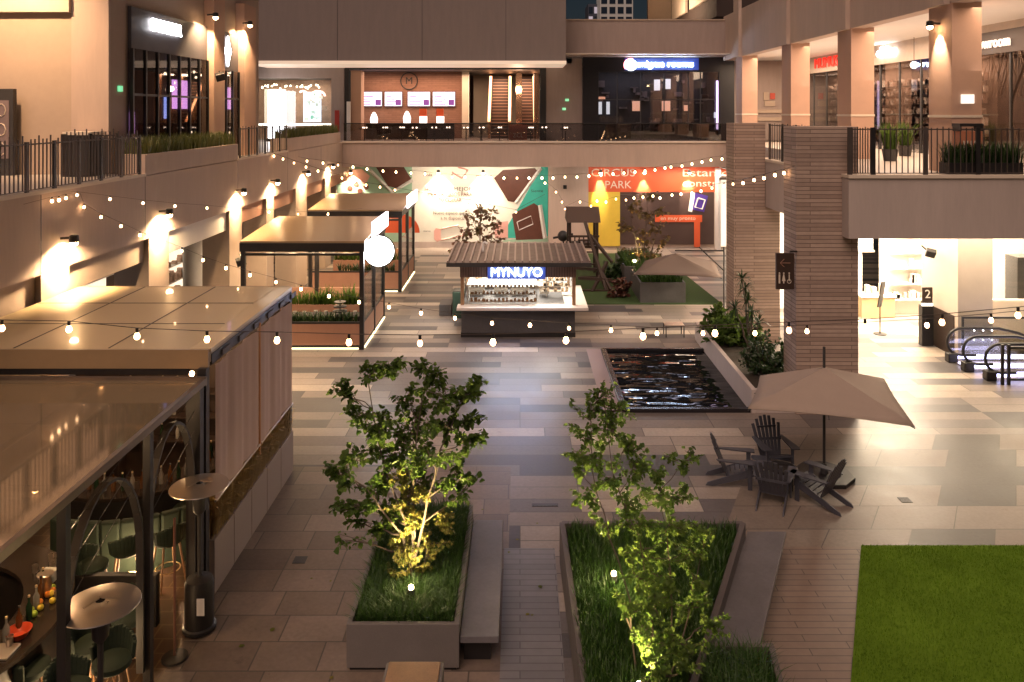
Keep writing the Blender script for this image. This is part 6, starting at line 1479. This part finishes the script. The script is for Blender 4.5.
parasol('parasol', 'square taupe parasol over the group of slatted garden chairs', [on(748, 409, 1.74), on(915, 427, 1.74), on(884, 379, 1.74), on(760, 376, 1.74)], (6.5, 17.1, 2.34), (6.5, 17.1), 2.78, True)
parasol('parasol', 'far brown cantilever parasol over the box planter by the play area', [on(633, 275, 1.72), on(722, 278, 1.72), on(716, 262, 1.72), on(645, 261, 1.72)], (6.06, 31.2, 2.28), (W(724, 0, 30.0)[0], 30.0), 2.75, False, cant=True)

# ================================================================ garden chairs
def adirondack():
    t = thing('garden_chair', 'x', 'garden chair', (0, 0, 0), group='slatted garden chairs under the parasol'); m_ = MT['chair']
    # local: faces -y, width along x
    for s in (-1, 1):
        q = M(); q.prism([(-.42, 0), (-.36, 0), (-.28, .36), (-.38, .36)], s * .29 - .015, s * .29 + .015, 'x') if False else q.box(s * .29 - .015, s * .29 + .015, -.38, -.29, 0, .56); q.build('leg', m_, t, bevel=.004)
        q = M(); q.prism([(-.42, .28), (-.42, .38), (-.3, .40), (.52, .07), (.56, 0), (.42, 0)], s * .255 - .015, s * .255 + .015, 'x'); q.build('rear_leg', m_, t, bevel=.004)
        q = M(); q.prism([(s * .22, -.46), (s * .40, -.46), (s * .42, -.36), (s * .36, .30), (s * .28, .34), (s * .25, 0)] if s > 0 else [(s * .25, 0), (s * .28, .34), (s * .36, .30), (s * .42, -.36), (s * .40, -.46), (s * .22, -.46)], .56, .585); q.build('armrest', m_, t, bevel=.004)
    q = M()
    for k in range(6): y = -.38 + k * .095; z = .385 - max(0, k - .5) * .038; q.obox((0, y, z), (.54, .085, .018), Matrix.Rotation(-.38, 3, 'X'))
    q.build('seat', m_, t, bevel=.004)
    q = M(); n = 7
    for k in range(n):
        f = (k - (n - 1) / 2) / ((n - 1) / 2); L = .80 - .16 * f * f; a = Vector((f * .20, .12, .20)); b = a + Vector((f * .10, .34 * L / .8 , .79 * L / .8 + 0)); q.bar(a, b, .07, .018, up=(0, -1, .4))
    q.build('backrest', m_, t, bevel=.006)
    q = M(); q.box(-.31, .31, .26, .285, .50, .56); q.box(-.22, .22, .33, .35, .76, .80); q.build('back_rail', m_, t, bevel=.004)
    return t
ad = adirondack()
for i, (x, y, rz, lab) in enumerate(((4.48, 16.85, 1.35, 'dark slatted garden chair farthest left under the parasol, seen from the side'), (5.55, 17.55, .12, 'dark slatted garden chair with tall fan back facing the camera'), (5.08, 16.02, PI - .45, 'front left slatted garden chair with its back to the camera'), (6.0, 16.0, PI + .75, 'front right slatted garden chair beside the parasol base'))):
    o = ad if i == 0 else dup(ad, (x, y, 0)); o.location = (x, y, 0); o.rotation_euler = (0, 0, rz); o['label'] = lab
t = thing('fire_bowl', 'low dark table with black bowl between the slatted garden chairs', 'table', (5.45, 16.6, 0))
q = M(); q.lathe(5.45, 16.6, [(.001, .40), (.30, .40), (.31, .43), (.27, .44), (.2, .38), (.001, .36)], 20); q.build('bowl', MT['black'], t, smooth=True)
q = M()
for k in range(4): a = PI / 4 + k * PI / 2; q.box(5.45 + .2 * math.cos(a) - .02, 5.45 + .2 * math.cos(a) + .02, 16.6 + .2 * math.sin(a) - .02, 16.6 + .2 * math.sin(a) + .02, 0, .4)
build_each(q, 'leg', MT['black'], t)
# low coffee table near the pool end
x, y = G(674, 336)
t = thing('coffee_table', 'low metal framed glass table behind the pool', 'table', (x, y, 0), group=None)
q = M(); q.box(x - .33, x + .33, y - .2, y + .3, .40, .42); q.build('tabletop', MT['chrome'], t)
for sx in (-1, 1):
    for yy in (y - .18, y + .28): q = M(); q.box(x + sx * .31 - .015, x + sx * .31 + .015, yy - .015, yy + .015, 0, .4); q.build('leg', MT['dgrey'], t)

# ================================================================ playground climbing frame
t = thing('play_tower', 'dark timber play tower with roof, platform and angled swing beams', 'playground', (2.4, 37, 0)); dw = MT['darkwood']
tx0, tx1, ty0, ty1 = W(567, 0, 38)[0], W(598, 0, 38)[0], 37.4, 38.8
for x in (tx0 + .1, tx1 - .1):
    for y in (ty0, ty1): q = M(); q.box(x - .06, x + .06, y - .06, y + .06, 0, 2.75); q.build('post', dw, t)
q = M(); q.prism([(ty0 - .2, 2.65), (38.1, 3.3), (ty1 + .2, 2.65)], tx0 - .05, tx1 + .05, 'x'); q.build('roof', mat('play_roof', (.07, .045, .035), .7), t)
q = M(); q.box(tx0, tx1, ty0 - .1, ty1 + .1, 1.45, 1.55); q.build('platform', dw, t)
q = M(); q.box(tx0, tx1, ty0 - .1, ty0 - .06, 1.95, 2.05); q.box(tx0, tx1, ty0 - .1, ty0 - .06, 1.6, 1.7)
for k in range(7): x = tx0 + .12 + k * (tx1 - tx0 - .24) / 6; q.box(x - .03, x + .03, ty0 - .09, ty0 - .06, 1.55, 2.0)
q.build('guard_rail', dw, t)
q = M()
for a, b in ((P3(585, 222, 37.2), P3(606, 290, 34.8)), (P3(590, 235, 37.2), P3(612, 262, 36.2)), (P3(596, 262, 36), P3(612, 292, 34.6)), (P3(607, 262, 36), P3(592, 292, 34.6)), (P3(578, 278, 35), P3(612, 280, 35.2)), (P3(575, 291, 34.7), P3(610, 291, 34.7)), (P3(575, 268, 36.2), P3(603, 270, 36))): q.bar(a, b, .12, .12)
build_each(q, 'beam', dw, t)
q = M()
for k in range(5): a = Vector(P3(578, 240, 37)).lerp(Vector(P3(582, 290, 35)), k / 4); q.bar(a, a + Vector((.7, 0, 0)), .08, .06)
build_each(q, 'ladder_rung', dw, t)
x, z = W(563, 237, 40)
t = thing('play_figure', 'black play equipment piece on a stand left of the play tower', 'playground', (x, 40, 0)); q = M(); q.cyl(x, 40, 0, 1.4, .06, 8); q.build('stand', MT['black'], t); q = M(); q.ball((x, 40, 1.6), .28, 8); q.bar((x - .5, 40, 1.5), (x + .5, 40, 1.7), .1, .1); q.build('body', MT['black'], t, smooth=True)

# ================================================================ string lights
protoB = None
def string(lab, bulbs, ext0=None, ext1=None, r=.032, wire=.0035, dim=()):
    """bulbs: list of (px, py, Y)"""
    global protoB
    pts = [Vector(P3(*b)) for b in bulbs]; n = len(pts)
    t = thing('string_lights', lab, 'string lights', tuple(pts[0]), group=None)
    up = Vector((0, 0, .09 * r / .032))
    cable = [p + up for p in pts]
    if ext0 is not None: cable = [Vector(ext0)] + cable
    if ext1 is not None: cable = cable + [Vector(ext1)]
    q = M(); q.tube(cable, wire, 5, caps=False); q.build('cable', MT['rail'], t)
    for i, p in enumerate(pts):
        s = r / .032; lo = p - pts[0]
        if protoB is None:
            q = M(); q.lathe(0, 0, [(.001, -.042), (.018, -.038), (.031, -.018), (.032, -.002), (.024, .022), (.014, .038)], 10); mb = q.build('bulb', E_BULB, None, smooth=True)
            q = M(); q.lathe(0, 0, [(.016, .036), (.017, .09), (.001, .092)], 8); ms = q.build('socket', MT['black'], mb)
            protoB = (mb.data, ms.data); bpy.data.objects.remove(ms); bpy.data.objects.remove(mb)
        b = bpy.data.objects.new('bulb', protoB[0]); COL.objects.link(b); b.parent = t; b.location = lo; b.scale = (s, s, s)
        c = bpy.data.objects.new('socket', protoB[1]); COL.objects.link(c); c.parent = b
    return t
def ys(pxs, Y0, Y1):
    """depth linear in 1/Y across the pixel span"""
    a, b = pxs[0][0], pxs[-1][0]
    return [(x, y, 1 / (1 / Y0 + (1 / Y1 - 1 / Y0) * (x - a) / (b - a))) for x, y in pxs]
string('nearest string of bulbs hanging across the foreground above the trees', [(x, y, 7.3) for x, y in ((2, 328), (69, 329), (137, 336), (207, 339), (277, 340), (349, 342), (420, 343), (493, 342), (566, 340), (643, 336), (715, 333), (789, 330), (865, 327), (942, 322), (1018, 315))], (-8, 7.3, 6.2), (8, 7.3, 6.4), .026)
s2 = [(84, 207), (101, 217), (121, 226), (140, 235), (161, 243), (182, 251), (203, 260), (226, 268), (250, 275), (276, 282), (301, 289), (329, 296), (359, 302), (389, 307), (421, 313), (455, 318), (492, 323), (530, 325), (569, 328), (611, 330), (657, 333), (703, 333), (755, 333), (807, 331), (865, 328), (927, 325), (991, 320)]
s2d = []
for i, (x, y) in enumerate(s2):
    s_ = (i - 5) / 21; s2d.append((x, y, 16 * ((1 - s_) + s_ * .564)))
string('long string of bulbs from the left balcony wall sweeping past the drinks kiosk', s2d, (LX + .02, 17.6, 6.02), (9.2, 8, 6.2), .026)
string('short string of bulbs along the left balcony wall above the column spotlight', ys([(77, 195), (110, 199), (143, 203), (175, 206), (207, 208), (238, 211), (269, 212), (298, 214), (328, 214)], 17.3, 26), (LX + .02, 17.2, 6.1), (*P3(362, 210, 29)[:2], 4.3), .026)
string('short string of three bulbs at the near left balcony wall', [(66, 198, 16.9), (59, 200, 16.6), (52, 201, 16.3)], (LX + .02, 17.3, 6.05), (LX + .02, 15.6, 6.0), .03)
string('far string of bulbs spanning below the rear balcony edge to the stone pier', ys([(292, 158), (307, 161), (323, 163), (338, 165), (353, 167), (367, 169), (383, 171), (396, 172), (411, 173), (425, 174), (438, 176), (452, 177), (465, 177), (478, 178), (491, 178), (504, 178), (517, 178), (529, 178), (542, 178), (553, 178), (565, 177), (577, 177), (589, 176), (601, 175), (613, 174), (624, 173), (635, 172), (645, 171), (655, 170), (665, 168), (671, 167), (682, 166), (692, 164), (702, 162), (711, 160), (722, 159)], 35, 30), (LX, 34, 5.9), (7.3, 28.2, 6.4), .04, .005)
string('string of bulbs dipping from the near stone pier across the orange hoarding', ys([(784, 173), (775, 175), (764, 178), (754, 180), (743, 183), (733, 184), (724, 186), (712, 188), (701, 191), (692, 193), (681, 194), (672, 195), (660, 198), (653, 196), (643, 197), (634, 198)], 21.2, 33), (7.1, 20.7, 6.4), (*P3(620, 200, 36)[:2], 4.1), .038, .008)
string('string of bulbs drooping in front of the grey pier between the two hoardings', ys([(545, 183), (556, 192), (562, 202), (565, 209), (580, 202), (591, 206), (597, 201), (606, 202), (616, 199), (626, 200)], 38, 36), (*P3(538, 176, 38)[:2], 5.0), (*P3(634, 196, 35)[:2], 4.4), .04, .005)
string('cluster string of bulbs at the far end of the left wing', ys([(274, 156), (283, 159), (294, 163), (306, 167), (318, 171), (330, 175), (342, 178), (354, 182), (366, 185), (380, 187), (395, 190), (412, 193), (430, 196), (450, 199), (470, 202), (490, 207), (516, 212)], 31.3, 37), (LX, 31, 6.1), (*P3(545, 205, 38)[:2], 3.9), .038, .008)
# plaza drains and a few fallen leaves
for i, (px, py, lab) in enumerate(((545, 505, 'narrow steel floor drain in the paving above the garden path'), (300, 560, 'small square steel floor drain in the brown paving left of the planter'), (905, 500, 'small square steel floor drain in the paving right of the parasol'))):
    x, y = G(px, py); q = M(); w_ = (.26, .06) if i == 0 else (.11, .11)
    q.box(x - w_[0], x + w_[0], y - w_[1], y + w_[1], 0, .006)
    for k in range(7):
        u = x - w_[0] + .03 + k * (2 * w_[0] - .06) / 6.0; q.box(u - .008, u + .008, y - w_[1] + .015, y + w_[1] - .015, .0055, .009)
    tag(q.build('floor_drain', MT['dgrey']), lab, 'drain')
lf = M()
for _ in range(70):
    x, y = (R.gauss(-1.6, 1.3), R.gauss(12.6, 1.6)) if R.random() < .5 else (R.gauss(2.2, 1.6), R.gauss(12.5, 1.8))
    if -2.45 < x < -.28 and 11.0 < y < 14.6: continue
    if .7 < x < 4.7 and y < 14.1: continue
    leaf(lf, Vector((x, y, .012)), R.uniform(.05, .1), Vector((R.gauss(0, 1), R.gauss(0, 1), .05)), Vector((0, 0, 1)), .2, .4)
tag(lf.build('fallen_leaves', MT['goldlit']), 'few fallen leaves scattered on the paving around the planters', 'leaves', kind='stuff')
